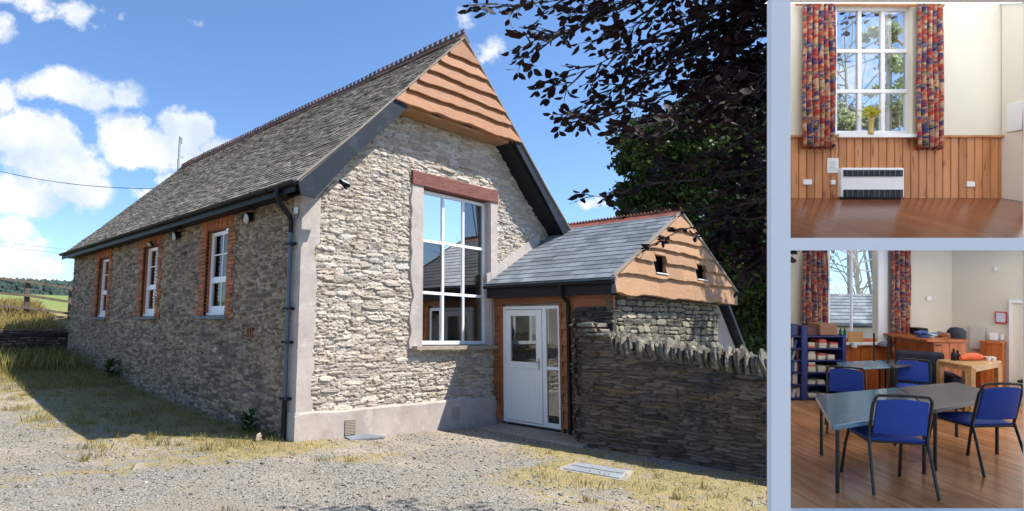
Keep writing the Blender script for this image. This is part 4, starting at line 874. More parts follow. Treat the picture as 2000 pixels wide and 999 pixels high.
# wooded hill
def hillside():
    V = []; T = []; xs = np.linspace(-1, 1, 90); rows = 26
    base = at(20, 600, 260); f = Vector((-AZ.x, -AZ.y, 0)).normalized(); r = Vector((f.y, -f.x, 0))
    for j in range(rows):
        for i, s in enumerate(xs):
            u = s * 420; t = j / (rows - 1); p = Vector((base.x, base.y, 0)) + r * u + f * (t * 160)
            ridge = (25.0 + 4.0 * mn.noise(Vector((u * .01, 0, 3))) - .012 * u); z = 5 + (ridge - 5) * sm(0, .7, t) - 8 * sm(.75, 1, t) + 1.1 * mn.noise(Vector((u * .12, t * 20, 1))) + .9 * mn.noise(Vector((u * .35, t * 50, 5)))
            V.append((p.x, p.y, z)); T.append(0)
    I = np.arange(90 * rows).reshape(rows, 90); Fc = np.stack([I[:-1, :-1], I[:-1, 1:], I[1:, 1:], I[1:, :-1]], -1).reshape(-1, 4)
    m = mk('wooded_hillside', (.035, .06, .045), .95, [(.08, (.06, .09, .06), .45, .6), (.5, (.02, .04, .035), .5, .65)], (.6, 1, 1.5))
    tag(link_obj('hill', np_mesh('hill', V, Fc, m)), kind='structure')
    # tree crowns on the hill
    n = 2600; cv = []; fv = []; tt = []
    ico = bmesh.new(); bmesh.ops.create_icosphere(ico, subdivisions=1, radius=1); iv = np.array([v.co[:] for v in ico.verts]); ifc = np.array([[v.index for v in f_.verts] for f_ in ico.faces]); ico.free()
    for k in range(n):
        u = rng.uniform(-120, 60); t = rng.uniform(.0, .72); p = Vector((base.x, base.y, 0)) + r * u + f * (t * 160)
        ridge = (25.0 + 4.0 * mn.noise(Vector((u * .01, 0, 3))) - .012 * u); z = 5 + (ridge - 5) * sm(0, .7, t)
        s = rng.uniform(1.0, 2.1); v = iv * rng.uniform(.7, 1.25, iv.shape) * s * np.array([1, 1, 1.15]) + np.array([p.x, p.y, z + s * .5]); fv.append(ifc + len(cv) * 12); cv.append(v); tt += [rng.uniform(0, 1)] * 12
    m2 = mk('far_trees', (.03, .052, .042), .95, [], (1.5, 1, .4), ((.5, .6, .7), (1.6, 1.6, 1.4)))
    tag(link_obj('far_wood', np_mesh('far_wood', np.concatenate(cv), np.concatenate(fv), m2, tt)), 'dark wood covering the far hillside beyond the fence', 'wood', kind='stuff')
hillside()
mast = empty('phone_mast'); tag(mast, 'thin grey aerial mast rising behind the far end of the hall roof', 'mast')
b = at(349, 560, 45); t = at(352, 268, 45)
MB().tube([(t.x, t.y, 2), t], .09, 6).build('pole', M_steel, mast)
for (px, y0, y1) in ((354, 270, 281), (349, 312, 328)): a = at(px, y0, 45); c = at(px, y1, 45); MB().tube([c, a], .10, 6).build('antenna_panel', M_steel, mast)
a = at(355, 307, 45); MB().box(tuple(a - Vector((.15, .05, .08))), tuple(a + Vector((.15, .05, .08)))).build('antenna_panel', M_steel, mast)
def cable(px0, py0, d0, px1, py1, d1, sag, r, label):
    a = at(px0, py0, d0); b = at(px1, py1, d1); pts = [a + (b - a) * (i / 24) - Vector((0, 0, sag * 4 * (i / 24) * (1 - i / 24))) for i in range(25)]
    tag(MB().tube(pts, r, 5).build('overhead_cable', M_black), label, 'cable')
cable(-200, 268, 24, 310, 369, 21.5, .55, .011, 'black overhead cable sagging down to the far verge of the hall roof')
cable(-200, 430, 60, 190, 492, 55, .5, .009, 'upper of two faint cables low in the sky left of the hall')
cable(-200, 440, 60, 190, 500, 55, .5, .009, 'lower of two faint cables low in the sky left of the hall')

# ------------------------------------------------------------------ trees
def leaf_quads(C, D, S, size, fold=.25):
    """C centres, D along, S side (unit), size (n,) -> pointed folded leaf, 6 verts 4 tris"""
    n = len(C); s = size[:, None]; N_ = np.cross(D, S)
    v = np.stack([C - D * s * .5, C - D * s * .12 + S * s * .29 + N_ * s * fold * .3, C + D * s * .24 + S * s * .24 + N_ * s * fold * .3, C + D * s * .56, C + D * s * .24 - S * s * .24 + N_ * s * fold * .3, C - D * s * .12 - S * s * .29 + N_ * s * fold * .3], 1)
    return v.reshape(-1, 3)
LF = np.array([(0, 1, 5), (1, 2, 5), (2, 4, 5), (2, 3, 4)])
def unit(v): return v / np.maximum(1e-9, np.linalg.norm(v, axis=-1, keepdims=True))
def crown(name, blobs, n, size, mat, parent, hollow=.55, tone=(.35, .3)):
    """leaf clumps through ellipsoids; blobs: (centre, radius)"""
    w = np.array([b[1] ** 2 for b in blobs]); w = w / w.sum(); C = []
    for (c, r), k in zip(blobs, (w * n).astype(int)):
        # clumps within the blob, leaves in the clump
        nc = max(4, k // 42); d = unit(rng.normal(size=(nc, 3))); rr = rng.uniform(hollow, 1.08, nc)[:, None] * r; cc = np.array(c) + d * rr * np.array([1, 1, .85])
        idx = rng.integers(0, nc, k); C.append(cc[idx] + rng.normal(size=(k, 3)) * r * .11 * np.array([1.2, 1.2, .6]))
    C = np.concatenate(C); n = len(C); D = unit(rng.normal(size=(n, 3)) + np.array([0, 0, -.3])); S = unit(np.cross(D, unit(rng.normal(size=(n, 3)))))
    V = leaf_quads(C, D, S, size * rng.uniform(.6, 1.25, n)); Fc = (LF[None] + np.arange(n)[:, None, None] * 6).reshape(-1, 3)
    cl = np.array([mn.noise(Vector(c) * .9) for c in C]); t = np.repeat(np.clip(rng.normal(tone[0], tone[1], n) + cl * .5, 0, 1), 6)
    o = link_obj(name, np_mesh(name, V, Fc, mat, t), parent); o['kind'] = 'stuff'; return o
def limbs(parent, base, top, r0, blobs, n=14, mat=None):
    m = MB(); b = Vector(base); t = Vector(top); pts = [b, b.lerp(t, .3) + Vector((.1, -.1, 0)), b.lerp(t, .65) + Vector((-.1, .1, 0)), t]; m.tube(pts, [r0, r0 * .8, r0 * .6, r0 * .25], 8); m.build('trunk', mat or M_bark, parent, smooth=True)
    for k in range(n):
        c, r = blobs[k % len(blobs)]; s = b.lerp(t, rng.uniform(.3, .9)); e = Vector(c) + Vector(rng.normal(size=3)) * r * .5; mid = s.lerp(e, .5) + Vector((0, 0, -.25)); m = MB(); m.tube([s, mid, e], [r0 * .35, r0 * .2, r0 * .05], 5); m.build('limb', mat or M_bark, parent)
def px_tree(name, blobs_px, n, size, mat, label, trunk_px, d, parent_group=None, tone=(.35, .3), hollow=.55, barkmat=None, nl=14):
    root = empty(name); tag(root, label, 'tree', parent_group); bl = [(tuple(at(x, y, dd)), r / F * dd) for x, y, r, dd in blobs_px]
    gx = at(trunk_px[0], 600, d); limbs(root, (gx.x, gx.y, ground_z(gx.x, gx.y) - .1), tuple(at(trunk_px[0], trunk_px[1], d)), .22, bl, nl, barkmat)
    crown('crown', bl, n, size, mat, root, hollow, tone); return root
px_tree('broadleaf_tree', [(1290, 300, 85, 19), (1240, 330, 40, 18.5), (1340, 270, 70, 19), (1390, 330, 95, 18.5), (1300, 380, 80, 19), (1380, 440, 90, 18), (1440, 300, 80, 18.5), (1450, 420, 100, 18.5), (1250, 385, 50, 19), (1345, 225, 40, 19), (1420, 520, 90, 18), (1490, 560, 90, 18), (1480, 650, 80, 18), (1560, 400, 120, 19), (1540, 250, 100, 19), (1460, 520, 80, 20), (1440, 600, 70, 20), (1400, 560, 60, 21), (1500, 620, 80, 20)],
        95000, .15, M_green, 'dense dark green tree standing behind the porch roof', (1420, 300), 19, tone=(.36, .32))
# copper beech: branches reach in from a trunk to the right
beech = empty('copper_beech'); tag(beech, 'copper beech with dark purple leaves hanging over the porch from the right', 'tree')
tb = at(2450, 900, 4.6); trunk_top = at(2300, -1300, 4.4)
MB().tube([(tb.x, tb.y, -.3), tuple(Vector((tb.x, tb.y, 2.5))), tuple(at(2350, -700, 4.5)), tuple(trunk_top)], [.34, .28, .20, .08], 12).build('trunk', M_bark, beech, smooth=True)
MB().tube([tuple(at(2330, -800, 4.5)), tuple(at(2000, -700, 4.4)), tuple(at(1720, -460, 4.4)), tuple(at(1590, -200, 4.45)), tuple(at(1578, 60, 4.45)), tuple(at(1574, 300, 4.45)), tuple(at(1576, 440, 4.45))], [.10, .07, .05, .035, .025, .015, .01], 8).build('limb', M_bark, beech, smooth=True)
M_twig = mk('beech_twig', (.05, .035, .03), .8, [(9, (.09, .07, .06), .5, .7)])
LC = []; LD = []; LS = []; LZ = []
def grow(pts, r, depthlevel, leafsize, dens=1.0):
    """pts: world polyline from base to tip; leaves alternate along it, side twigs branch off in a flat spray"""
    pts = [Vector(p) for p in pts]; m = MB(); nn = len(pts); m.tube(pts, [r * (1 - .85 * i / (nn - 1)) for i in range(nn)], 5); m.build('branch', M_twig, beech)
    L_ = sum((b - a).length for a, b in zip(pts[:-1], pts[1:])); return L_
TW = MB()
def spray(p0, dirv, length, up, leafsize, lvl):
    """twig from p0; recursive flat spray of twiglets with leaves"""
    n = max(3, int(length / .055)); p = Vector(p0); d = dirv.normalized(); pts = [p.copy()]; side = 1
    for i in range(n):
        d = (d + Vector(rng.normal(size=3)) * .07 + Vector((0, 0, -.025))).normalized(); p = p + d * (length / n); pts.append(p.copy()); s = d.cross(up).normalized() * side; side = -side; fr = i / n
        if lvl > 0 and i > 0 and fr < .85 and rng.random() < .75:
            spray(p, (d * .8 + s * .75), length * (.5 - .3 * fr) * rng.uniform(.7, 1.2) + .06, up, leafsize, lvl - 1)
        if fr > .12 or lvl == 0:
            ld = (d * .55 + s * .85 + Vector(rng.normal(size=3)) * .22).normalized(); nrm = (up + Vector(rng.normal(size=3)) * .45).normalized(); ls = ld.cross(nrm).normalized(); z = leafsize * rng.uniform(.65, 1.2)
            LC.append(p + ld * z * .6); LD.append(ld); LS.append(ls); LZ.append(z)
    LC.append(p + d * leafsize * .5); LD.append(d); LS.append(d.cross(up).normalized()); LZ.append(leafsize * .8)
    TW.tube(pts[::2] if len(pts) > 6 else pts, [max(.0012, .0045 * (lvl + 1) * (1 - .8 * i / len(pts[::2] if len(pts) > 6 else pts))) for i in range(len(pts[::2] if len(pts) > 6 else pts))], 4)
def bough(px_pts, d0, d1, r, nside, ls, slen, lvl=1):
    n = len(px_pts); P = [at(x, y, d0 + (d1 - d0) * i / (n - 1)) for i, (x, y) in enumerate(px_pts)]
    Q = []
    for a, b in zip(P[:-1], P[1:]): Q += [a.lerp(b, t) for t in (0, .33, .66)]
    Q.append(P[-1]); Q = [q + Vector(rng.normal(size=3)) * .012 for q in Q]
    grow(Q, r, 0, ls); m = len(Q)
    for i in range(nside):
        f = (i + .5) / nside; k = min(m - 2, int(f * (m - 1))); p = Q[k].lerp(Q[k + 1], f * (m - 1) - k); d = (Q[k + 1] - Q[k]).normalized(); up = (Vector((0, 0, 1)) + Vector(rng.normal(size=3)) * .35).normalized()
        sd = d.cross(up).normalized() * (1 if i % 2 else -1); dv = (d * .9 + sd * rng.uniform(.3, .9) + AY * rng.normal(0, .3)).normalized(); spray(p, dv, slen * rng.uniform(.5, 1.1) * (1 - .45 * f), up, ls, lvl)
    spray(Q[-1], (Q[-1] - Q[-2]), slen * .45, Vector((0, .1, 1)), ls, 0)
B = [([(1700, -260), (1400, -120), (1220, -30), (1080, 8), (965, 8)], 4.6, 4.4, 12, .070, .34),
     ([(1720, -200), (1400, -60), (1200, 20), (1120, 62), (1035, 90)], 4.6, 4.2, 13, .070, .34),
     ([(1750, -100), (1450, 0), (1300, 70), (1190, 115), (1085, 162)], 4.7, 4.3, 13, .070, .34),
     ([(1750, -40), (1500, 50), (1350, 110), (1240, 160), (1130, 208)], 4.8, 4.4, 14, .070, .34),
     ([(1760, 20), (1520, 90), (1380, 150), (1270, 195), (1165, 232)], 4.5, 4.2, 12, .070, .30),
     ([(1760, 60), (1560, 130), (1420, 190), (1320, 222), (1235, 256)], 4.2, 3.7, 12, .075, .30),
     ([(1700, -300), (1500, -150), (1380, -60), (1270, 20), (1200, 60)], 5.2, 5.0, 14, .07, .40),
     ([(1740, -250), (1600, -100), (1480, -20), (1380, 60), (1310, 110)], 5.4, 5.2, 14, .07, .42),
     ([(1760, -150), (1640, -20), (1560, 60), (1470, 120), (1400, 150)], 5.4, 5.2, 14, .07, .42),
     ([(1760, -220), (1620, -90), (1540, -20), (1460, 30), (1400, 60)], 5.0, 4.8, 14, .07, .42),
     ([(1760, 0), (1620, 80), (1540, 130), (1450, 180), (1360, 215)], 4.4, 4.0, 14, .075, .34),
     ([(1760, 120), (1640, 190), (1540, 240), (1440, 280), (1345, 330)], 4.6, 4.3, 14, .07, .36),
     ([(1760, 180), (1640, 260), (1560, 320), (1480, 380), (1420, 430)], 4.8, 4.6, 14, .07, .36),
     ([(1760, 200), (1600, 300), (1440, 345), (1300, 362), (1215, 372), (1150, 384)], 4.6, 4.1, 9, .065, .17),
     ([(1760, 260), (1600, 360), (1500, 395), (1400, 400), (1330, 412), (1235, 412)], 4.6, 4.2, 9, .06, .17),
     ([(1760, 300), (1620, 400), (1500, 425), (1400, 432), (1330, 450), (1275, 478)], 4.6, 4.2, 9, .06, .15),
     ([(1760, -330), (1560, -240), (1400, -160), (1280, -80), (1150, -20)], 5.0, 4.8, 14, .07, .38),
     ([(1760, -50), (1640, 40), (1560, 90), (1500, 140), (1460, 200)], 5.0, 4.8, 12, .075, .38),
     ([(1770, 250), (1700, 330), (1600, 420), (1520, 480), (1470, 520)], 5.2, 5.0, 12, .065, .34)]
for px, d0, d1, ns, ls, sl in B:
    q = [(x, y) for x, y in px if x < 1560]; x1, y1 = [p for p in px if p[0] >= 1560][-1] if px[0][0] >= 1560 else px[0]; f_ = (1578 - q[0][0]) / max(1, x1 - q[0][0]); f_ = min(1, max(0, f_)); q = [(1578, q[0][1] + (y1 - q[0][1]) * f_)] + q
    bough(q, 4.45, min(d1, 4.45), .011, int(ns * (2.15 if sl > .2 else 1.6)), ls * 1.15, sl * .95, 1 if sl > .2 else 0)
def gp(px, py): r = ray(px, py); return CAM + r * ((-.02 - CAM.z) / r.z)
over = [gp(x, y) - SUN_DIR * (h / -SUN_DIR.z) for x, y, h in ((1650, 1075, 5.2), (1350, 1050, 5.0), (1050, 1018, 4.9), (800, 1004, 4.8), (600, 1012, 4.7))]
grow([at(2330, -800, 4.5)] + over, .02, 0, .08)
for k in range(26):
    f = k / 26 * 3.999; a = over[int(f)].lerp(over[int(f) + 1], f % 1); d_ = (over[int(f) + 1] - over[int(f)]).normalized(); sd_ = d_.cross(Vector((0, 0, 1))).normalized() * (1 if k % 2 else -1)
    spray(a, d_ * .7 + sd_ * rng.uniform(.3, .8), rng.uniform(.2, .42), (Vector((0, 0, 1)) + Vector(rng.normal(size=3)) * .3).normalized(), .085, 1)
o = TW.build('twigs', M_twig, beech); o['kind'] = 'stuff'
def put_leaves():
    C = np.array([tuple(c) for c in LC]); D = np.array([tuple(c) for c in LD]); S = np.array([tuple(c) for c in LS]); Z = np.array(LZ)
    t = np.clip(rng.normal(.35, .3, len(C)), 0, 1); V = leaf_quads(C, D, S, Z, .35).reshape(-1, 6, 3)
    rel = C - np.array(CAM); dep = -(rel @ np.array(AZ)); sx = 750 + F * (rel @ np.array(AX)) / dep; sy = 500 - F * (rel @ np.array(AY)) / dep
    vis = (sx > 880) & (sx < 1495) & (sy > 0) & (sy < 560); order = np.argsort(np.where(vis, -Z / dep, 1.0)); print('leaves', len(C), 'visible', vis.sum())
    for i in order[:299]:
        me = np_mesh('leaf', V[i], LF, M_copper, np.full(6, t[i])); link_obj('leaf', me, beech)
    r = order[299:]; n = len(r); Fc = (LF[None] + np.arange(n)[:, None, None] * 6).reshape(-1, 3)
    o = link_obj('foliage', np_mesh('foliage', V[r].reshape(-1, 3), Fc, M_copper, np.repeat(t[r], 6)), beech); o['kind'] = 'stuff'
put_leaves()

# ------------------------------------------------------------------ the two open rooms on the right
CM = Matrix(((AX.x, -AZ.x, AY.x, CAM.x), (AX.y, -AZ.y, AY.y, CAM.y), (AX.z, -AZ.z, AY.z, CAM.z), (0, 0, 0, 1)))   # x right, y deep, z up
def L3(px, py, d): return Vector(((px - 750) / F * d, d, -(py - 500) / F * d))
M_white = mk('white_wall_paint', (.86, .88, .90), .7, [(1.5, (.84, .865, .89), .45, .65)])
M_cream = mk('cream_wall_paint', (.78, .73, .61), .8, [(1.6, (.72, .68, .57), .45, .65)], (30, .1, .003))
M_beige = mk('beige_wall_paint', (.72, .66, .54), .8, [(1.6, (.66, .61, .50), .45, .65)], (30, .1, .003))
M_pine = mk('orange_pine_board', (.56, .24, .095), .45, [(5, (.44, .165, .055), .45, .65), (13, (.26, .09, .035), .66, .70, 1)], (14, .2, .003), rnd=((.88, .85, .82), (1.12, 1.1, 1.1)), stretch=(3, 3, .5))
M_pine2 = mk('red_pine_panel', (.55, .16, .04), .4, [(5, (.36, .09, .02), .45, .65)], (14, .2, .003), rnd=((.88, .85, .82), (1.12, 1.1, 1.1)), stretch=(3, 3, .5))
def floor_mat(name, c1, c2, c3, ro):
    return mk(name, c1, ro, [(4, c2, .42, .62), (1.2, c3, .5, .7)], (18, .15, .003), rnd=((.85, .84, .82), (1.12, 1.1, 1.08)), stretch=(6, .7, 1))
M_floor1 = floor_mat('red_brown_floorboard', (.20, .065, .028), (.15, .048, .022), (.24, .085, .04), .2)
M_floor2 = floor_mat('worn_orange_floorboard', (.58, .28, .13), (.40, .16, .06), (.68, .39, .22), .18)
M_opal = opal('added_light_diffuser', (.97, .97, .95))  # translucent sheet for the added panels that let soft daylight into the rooms
def curtain_mat():
    m = bpy.data.materials.new('patchwork_curtain_fabric'); m.use_nodes = True; nt = m.node_tree; N = nt.nodes.new; L = nt.links.new; p = nt.nodes['Principled BSDF']; p.inputs['Roughness'].default_value = .9; o = nt.nodes['Material Output']
    a = N('ShaderNodeAttribute'); a.attribute_name = 'cloth'; v = N('ShaderNodeTexVoronoi'); v.distance = 'CHEBYCHEV'; v.inputs['Scale'].default_value = 44; v.inputs['Randomness'].default_value = .6; L(a.outputs['Vector'], v.inputs['Vector'])
    s = N('ShaderNodeSeparateColor'); L(v.outputs['Color'], s.inputs[0]); r = N('ShaderNodeValToRGB'); r.color_ramp.interpolation = 'CONSTANT'
    cols = [(0, (.50, .05, .035)), (.22, (.62, .27, .14)), (.38, (.045, .06, .20)), (.56, (.62, .45, .28)), (.70, (.55, .09, .06)), (.82, (.10, .12, .30)), (.93, (.22, .24, .08))]
    r.color_ramp.elements[0].color = (*cols[0][1], 1); r.color_ramp.elements[1].position = cols[1][0]; r.color_ramp.elements[1].color = (*cols[1][1], 1)
    for q, c in cols[2:]: e = r.color_ramp.elements.new(q); e.color = (*c, 1)
    L(s.outputs[0], r.inputs[0]); nz = N('ShaderNodeTexNoise'); nz.inputs['Scale'].default_value = 55; nz.inputs['Detail'].default_value = 4; L(a.outputs['Vector'], nz.inputs['Vector'])
    mr_ = N('ShaderNodeMapRange'); L(nz.outputs['Fac'], mr_.inputs[0]); mr_.inputs[1].default_value = .42; mr_.inputs[2].default_value = .6; x = N('ShaderNodeMix'); x.data_type = 'RGBA'; L(mr_.outputs[0], x.inputs[0]); L(r.outputs[0], x.inputs[6])
    v2 = N('ShaderNodeTexVoronoi'); v2.inputs['Scale'].default_value = 42; L(a.outputs['Vector'], v2.inputs['Vector']); s2 = N('ShaderNodeSeparateColor'); L(v2.outputs['Color'], s2.inputs[0]); r2 = N('ShaderNodeValToRGB'); r2.color_ramp.interpolation = 'CONSTANT'
    r2.color_ramp.elements[0].color = (.08, .07, .16, 1); r2.color_ramp.elements[1].position = .35; r2.color_ramp.elements[1].color = (.62, .42, .26, 1); e = r2.color_ramp.elements.new(.7); e.color = (.5, .1, .06, 1); L(s2.outputs[1], r2.inputs[0]); L(r2.outputs[0], x.inputs[7])
    L(x.outputs[2], p.inputs['Base Color']); t = N('ShaderNodeBsdfTranslucent'); L(x.outputs[2], t.inputs[0]); mx = N('ShaderNodeMixShader'); mx.inputs[0].default_value = .2; L(p.outputs[0], mx.inputs[1]); L(t.outputs[0], mx.inputs[2]); L(mx.outputs[0], o.inputs[0]); return m
M_curt = curtain_mat()
def croot(name, label, cat, group=None, loc=(0, 0, 0), rz=0, k=1.0):
    o = empty(name, mat=CM @ Matrix.Translation(loc) @ Matrix.Rotation(rz, 4, 'Z') @ Matrix.Scale(k, 4)); tag(o, label, cat, group); return o
def cst(name, mb, mat, bevel=0):   # a piece of the setting in the rooms
    o = mb.build(name, mat, bevel=bevel); o.matrix_world = CM.copy(); o['kind'] = 'structure'; return o
def cthing(name, mb, mat, label, cat, group=None, bevel=0, smooth=False):
    o = mb.build(name, mat, bevel=bevel, smooth=smooth); o.matrix_world = CM.copy(); tag(o, label, cat, group); return o
D1 = 2.6; DU = 3.5; DL = 4.8
def X(px, d): return (px - 750) / F * d
def Z(py, d): return -(py - 500) / F * d
def fbox(px0, py0, px1, py1, d0, d1, mb=None):   # box whose near face (depth d0) spans the pixel rectangle
    return (mb or MB()).box((X(px0, d0), d0, Z(py1, d0)), (X(px1, d0), d1, Z(py0, d0)))
# white front wall with two openings
fw = MB(); d0, d1 = D1 - .03, D1
def fwb(px0, py0, px1, py1): fw.box((X(px0, D1), d0, Z(py1, D1)), (X(px1, D1), d1, Z(py0, D1)))
fwb(1498, 3, 1535, 1300); fwb(1535, 3, 1998, 6); fwb(1535, 466, 1998, 490); fwb(1535, 993.5, 1998, 1300); fwb(1998, 3, 2040, 1300)
wf = cst('white_wall', fw, M_white)
XE = 4.78
cst('diffuser_front_panel', MB().box((X(2040, D1), D1 - .02, Z(1300, D1)), (XE, D1 - .002, Z(3, D1))), M_opal)  # added panel out of view, translucent so daylight still reaches the rooms
# outer shell
def quad(mb, pts): return mb.add(pts, [(0, 1, 2, 3)])
def slabq(a, b, z0a, z0b, z1a, z1b, th, mb, side=1):
    """vertical wall from plan point a to b, thickness th"""
    a = Vector((a[0], a[1], 0)); b = Vector((b[0], b[1], 0)); n = Vector((b.y - a.y, -(b.x - a.x), 0)).normalized() * th * side
    mb.hexa([(a.x, a.y, z0a), (b.x, b.y, z0b), (b.x + n.x, b.y + n.y, z0b), (a.x + n.x, a.y + n.y, z0a), (a.x, a.y, z1a), (b.x, b.y, z1b), (b.x + n.x, b.y + n.y, z1b), (a.x + n.x, a.y + n.y, z1a)]); return mb
ZF = Z(995.5, D1)             # lower floor level
def plate(x0, x1, ya, yb, za0, zb0_, za1, zb1_, mb=None):   # left edge follows the slanted left wall (x0 is a pixel column), right edge straight
    return (mb or MB()).hexa([(X(x0, ya), ya, za0), (x1, ya, za0), (x1, yb, zb0_), (X(x0, yb), yb, zb0_), (X(x0, ya), ya, za1), (x1, ya, za1), (x1, yb, zb1_), (X(x0, yb), yb, zb1_)])
XLf, XRf = X(1531, D1), 5.2
# ---- upper room
zf0, zb0 = Z(465.5, D1), Z(388, DU)
up_l = slabq((X(1532, D1), D1), (X(1532, DU), DU), zf0 - .03, zb0 - .03, Z(4, D1), Z(3, DU), .03, MB(), -1); cst('upper_left_wall', up_l, M_cream)
XC = X(1965, DU); YE = DU * .958
slabR = slabq((XC, DU), (XC + .02, YE), zb0, zf0 + (zb0 - zf0) * (YE - D1) / (DU - D1), Z(3, DU), Z(3, YE) , .03, MB(), 1)
rwall = cst('upper_right_wall', slabR, M_cream)
cst('diffuser_side_panel', slabq((XC + .02, YE), (XC + .02, D1), zf0 + .02, zf0, Z(3, YE), Z(4, D1), .02, MB(), 1), M_opal)  # unseen wall part made translucent to spread sunlight in the upper room
cst('diffuser_roof', MB().add([(X(1500, D1), D1 - .01, Z(3, D1)), (XC + .1, D1 - .01, Z(3, D1)), (XC + .1, DU + .05, Z(1, DU)), (X(1504, DU), DU + .05, Z(1, DU))], [(0, 1, 2, 3)]), M_opal)  # added unseen translucent roof, softens sun and sky for even room light
# back wall of the upper room, with the window opening
bwu = MB(); 
wx0, wx1, wy0, wy1 = 1627, 1782, 12, 266
for q in ((1525, 0, wx0, 268), (wx1, 0, 1990, 268), (wx0, 0, wx1, wy0), (wx0, wy1, wx1, 268)): fbox(*q, DU, DU + .06, bwu)
fbox(1525, 268, 1990, 392, DU + .012, DU + .06, bwu)
bu = cst('upper_back_wall', bwu, M_cream)
x = 1528; i = 0
while x < 1966:
    w = 15.6; a = max(x, 1526); b_ = min(x + w, 1966)
    o = MB().box((X(a, DU) + .0015, DU - .004, Z(389, DU)), (X(b_, DU) - .0015, DU + .011, Z(268, DU))).build('dado_board', M_pine, bu, bevel=.003, seg=1); x += w
fbox(1528, 265, 1966, 269, DU - .018, DU + .0).build('dado_rail', M_pine, bu)
nb = 3
for k in range(nb):
    ya = DU - .006 - k * .06; yb = ya - .057; zz = lambda y: zf0 + (zb0 - zf0) * (y - D1) / (DU - D1)
    MB().hexa([(XC - .012, yb, zz(yb)), (XC + .004, yb, zz(yb)), (XC + .004, ya, zz(ya)), (XC - .012, ya, zz(ya)), (XC - .012, yb, Z(268, DU)), (XC + .004, yb, Z(268, DU)), (XC + .004, ya, Z(268, DU)), (XC - .012, ya, Z(268, DU))]).build('dado_board', M_pine, rwall)
# floor boards run in from the front
fu = cst('upper_floor', plate(1525, XC + .1, D1, DU + .03, zf0 - .03, zb0 - .03, zf0 - .012, zb0 - .012), M_floor1)
xx = X(1533, D1); bwid = .085
while xx < XC:
    ys_ = max(D1, (xx) / (1530 - 750) * F * -1 if xx < 0 else D1); yl = min(DU, (xx + bwid) * F / (1528 - 750))
    zl = zf0 + (zb0 - zf0) * (yl - D1) / (DU - D1)
    if yl > D1 + .02: MB().hexa([(xx + .0008, D1, zf0 - .011), (xx + bwid - .0008, D1, zf0 - .011), (xx + bwid - .0008, yl, zl - .011), (xx + .0008, yl, zl - .011), (xx + .0008, D1, zf0), (xx + bwid - .0008, D1, zf0), (xx + bwid - .0008, yl, zl), (xx + .0008, yl, zl)]).build('floorboard', M_floor1, fu)
    xx += bwid
def croom_window(label, px0, py0, px1, py1, d, cols, rows, bar, fwp, rows_at=None):
    r = croot('room_window', label, 'window', None, (X(px0, d), d, Z(py1, d)))
    w = X(px1, d) - X(px0, d); h = Z(py0, d) - Z(py1, d); wn = pane_window(r, 'frame', (0, 0, 0), (1, 0, 0), w, h, cols, rows, fw=fwp, bar=bar, depth=.035, nrm=(0, -1, 0), matf=M_upvc, matg=M_glass2, rows_at=rows_at); return r
wu = croom_window('white nine pane window of the bare upper room, looking out on trees', wx0, wy0, wx1, wy1, DU + .03, 3, 3, .022, .026)
MB().box((-.01, -.06, -.02), (X(wx1, DU) - X(wx0, DU) + .03, 0, 0.0)).build('sill', M_upvc, wu)
def curtain(px0, px1, py0, py1, d, folds, label, flare=0, dep=.022, grp='patterned curtains at the room windows', tie=None):
    w = X(px1, d) - X(px0, d); h = Z(py0, d) - Z(py1, d); nu, nv = folds * 8, 26; V = []; U = []
    for j in range(nv + 1):
        t = j / nv
        for i in range(nu + 1):
            s = i / nu; ph = s * folds * 2 * math.pi + .5 * math.sin(s * 9 + t * 1.5); yy = d - dep * (1 + (.75 + .5 * t) * math.sin(ph)) - .01
            xx = X(px0, d) + w * s + (s - .5) * w * flare * t + .004 * math.sin(t * 7 + s * 5); V.append((xx, yy, Z(py0, d) - h * t + (0.006 * math.sin(ph) if j == nv else 0))); U.append((s * w * 1.7, t * h, 0))
    I = np.arange((nu + 1) * (nv + 1)).reshape(nv + 1, nu + 1); Fc = np.stack([I[:-1, :-1], I[:-1, 1:], I[1:, 1:], I[1:, :-1]], -1).reshape(-1, 4)
    me = np_mesh('curtain', V, Fc, M_curt, None, True); a = me.attributes.new('cloth', 'FLOAT_VECTOR', 'POINT'); a.data.foreach_set('vector', np.array(U, dtype=np.float32).ravel())
    o = link_obj('curtain', me); md = o.modifiers.new('t', 'SOLIDIFY'); md.thickness = .003; o.matrix_world = CM.copy(); tag(o, label, 'curtain', grp)
curtain(1560, 1624, 7, 291, DU, 6, 'left patterned curtain of the bare upper room, beside the paper notice', .06)
curtain(1781, 1832, 7, 293, DU, 5, 'right patterned curtain of the bare upper room, hanging against the plain wall', .08)
pole = MB().tube([tuple(L3(1555, 8, DU - .03)), tuple(L3(1842, 11, DU - .03))], .012, 8); cthing('curtain_pole', pole, M_pine, 'wooden pole carrying the two curtains of the upper room', 'curtain pole')
curtain_side = None
he = croot('wall_heater', 'wide white wall heater with dark grilles under the upper window', 'heater', None, (X(1634, DU), DU - .045, Z(391, DU)))
hw, hh = X(1756, DU) - X(1634, DU), Z(330, DU) - Z(391, DU)
MB().box((0, .01, .012), (hw, .042, hh)).build('casing', M_upvc, he, bevel=.006); MB().box((.01, .02, 0), (hw - .01, .04, .012)).build('base', M_black, he)
for (a, b, nm) in ((.05, .30, 'lower_grille'), (.72, .92, 'upper_grille')):
    g = MB().box((.012, .004, hh * a), (hw - .012, .0095, hh * b)).build(nm, M_navy, he)
    for k in range(11): xk = .012 + (hw - .024) * (k + .5) / 11; MB().box((xk - .002, .001, hh * a + .004), (xk + .002, .004, hh * b - .004)).build('grille_bar', M_bluepipe, g)
M_paper = mk('paper', (.78, .78, .76), .8)
